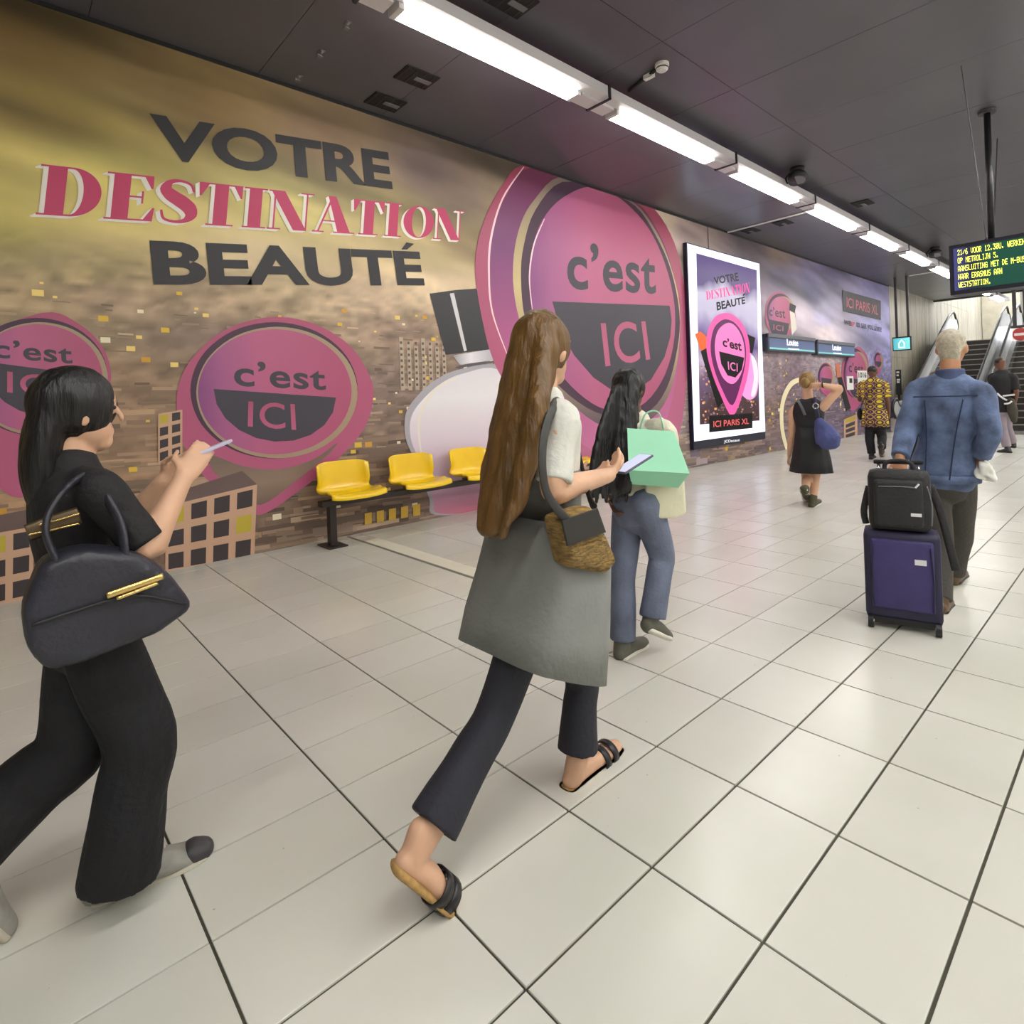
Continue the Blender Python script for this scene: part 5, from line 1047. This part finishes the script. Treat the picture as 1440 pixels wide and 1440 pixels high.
for t, a, d in ((.25, .2, .15), (0, .225, .165), (-.2, .24, .175)): rg.append(oval(M5.at(t), (1, 0, 0), (0, 1, 0), a, d, 30, .015, 5))
sheet('shirt_tail', rg, PS, M5.e, M5.root)
M5.trousers(BLK, (.1, .092, .08, .075, .07), to=.95)
for sd in 'lr': M5.shoe(sd, mat('shoe_black', (28, 27, 28), .5), mat('sole_beige', (206, 184, 160), .6))
mb = MB(); hc = M5.J['head']; ball(mb, hc + Vector((0, -.01, .035)), .086, .1, .088); M5.put('hair', mb, hairmat('hair_jet', (16, 15, 16)), .009, 2)
c = M5.at(.2) + Vector((-.2, .1, 0)); e = empty('sling_bag', c, 'small dark sling bag worn across the patterned shirt', 'bag')
strap('shoulder_strap', [M5.at(.98) + Vector((.12, -.06, 0)), M5.at(.75) + Vector((.0, -.18, 0)), M5.at(.45) + Vector((-.16, -.13, 0)), M5.at(.2) + Vector((-.24, .0, 0))], .02, .005, BLK, e, c, (1, 0, 1)); mb = MB(); ball(mb, M5.at(.12) + Vector((-.26, .04, 0)), .05, .1, .12); skin('pouch', mb, BLK, e, c, .01, 2)

# ------------------------------------------------------------------ man in black polo by the escalators
y7 = 15.0
J = dict(head=Yp(1406, 511, y7), neck=Yp(1409, 524, y7), shl=Yp(1396, 530, y7), shr=Yp(1424, 531, y7), ell=Yp(1397, 553, y7), wrl=Yp(1399, 572, y7 + .05), elr=Yp(1429, 552, y7), wrr=Yp(1426, 570, y7 + .1),
         hipl=Yp(1403, 572, y7), hipr=Yp(1414, 572, y7), knl=Yp(1409, 602, y7), anl=Yp(1416, 629, y7), heell=onz(1420, 637), toel=onz(1405, 636), knr=Yp(1416, 600, y7 + .2), anr=Yp(1424, 622, y7 + .45), heelr=Yp(1426, 629, y7 + .4), toer=Yp(1416, 630, y7 + .45))
M7 = Fig('man in a black polo shirt and grey trousers beside the escalators', (-2.05, y7, 0), J, (-.5, .85, 0), SKIN_D, 1.08, vox=.011)
M7.body(); M7.shirt(BLK, .4, .03, -.06, .006); M7.trousers(mat('trousers_mauve', (150, 138, 148), .75, noise=(6, .1)), (.1, .092, .08, .074, .07), to=.97)
for sd in 'lr': M7.shoe(sd, mat('shoe_black', (28, 27, 28), .5))
mb = MB(); hc = M7.J['head']; ball(mb, hc + Vector((0, -.01, .04)), .084, .098, .08); M7.put('hair', mb, hairmat('hair_jet', (16, 15, 16)), .009, 2)
c = Yp(1424, 580, y7 - .15); e = empty('waist_pack', c, 'dark waist pack with white straps on the man in black polo', 'bag'); mb = MB()
limb(mb, [Yp(1421, 563, y7 - .12), Yp(1424, 578, y7 - .14), Yp(1426, 592, y7 - .12)], [(.06, .05), (.085, .06), (.05, .04)], 16, (1, 0, 0), 4); skin('pouch', mb, mat('pouch_olive', (62, 58, 48), .7, noise=(6, .3)), e, c, .01, 2)
for a in (((1402, 553), (1409, 559), (1416, 563)), ((1410, 557), (1418, 556), (1427, 555)), ((1412, 568), (1419, 567), (1423, 564))): strap('white_strap', [Yp(p, q, y7 - .2) for p, q in a], .016, .005, mat('badge_white', (232, 232, 236), .4), e, c)

# ------------------------------------------------------------------ walker hidden behind the denim jacket
y8 = 11.2
J = dict(head=Yp(1316, 532, y8), neck=Yp(1316, 545, y8), shl=Yp(1300, 553, y8), shr=Yp(1332, 553, y8), ell=Yp(1298, 577, y8), wrl=Yp(1300, 598, y8 + .1), elr=Yp(1334, 577, y8), wrr=Yp(1332, 598, y8 + .1),
         hipl=Yp(1304, 598, y8), hipr=Yp(1317, 598, y8), knl=Yp(1291, 628, y8 + .05), anl=Yp(1284, 654, y8 - .05), heell=onz(1281, 662), toel=onz(1292, 662), knr=Yp(1318, 628, y8 + .2), anr=Yp(1320, 650, y8 + .3), heelr=onz(1318, 657), toer=onz(1326, 655))
M8 = Fig('walker in dark trousers and brown shoes, mostly hidden behind the denim jacket', (-2.55, y8, 0), J, FW, SKIN_T, .98, vox=.012)
M8.body(); M8.shirt(BLK, .9, .03, -.06); M8.trousers(BLK, (.1, .092, .08, .074, .07), to=.95)
for sd in 'lr': M8.shoe(sd, mat('shoe_tan', (122, 92, 72), .5))
mb = MB(); ball(mb, M8.J['head'] + Vector((0, -.01, .035)), .086, .1, .088); M8.put('hair', mb, hairmat('hair_brown', (104, 74, 34)), .01, 2)
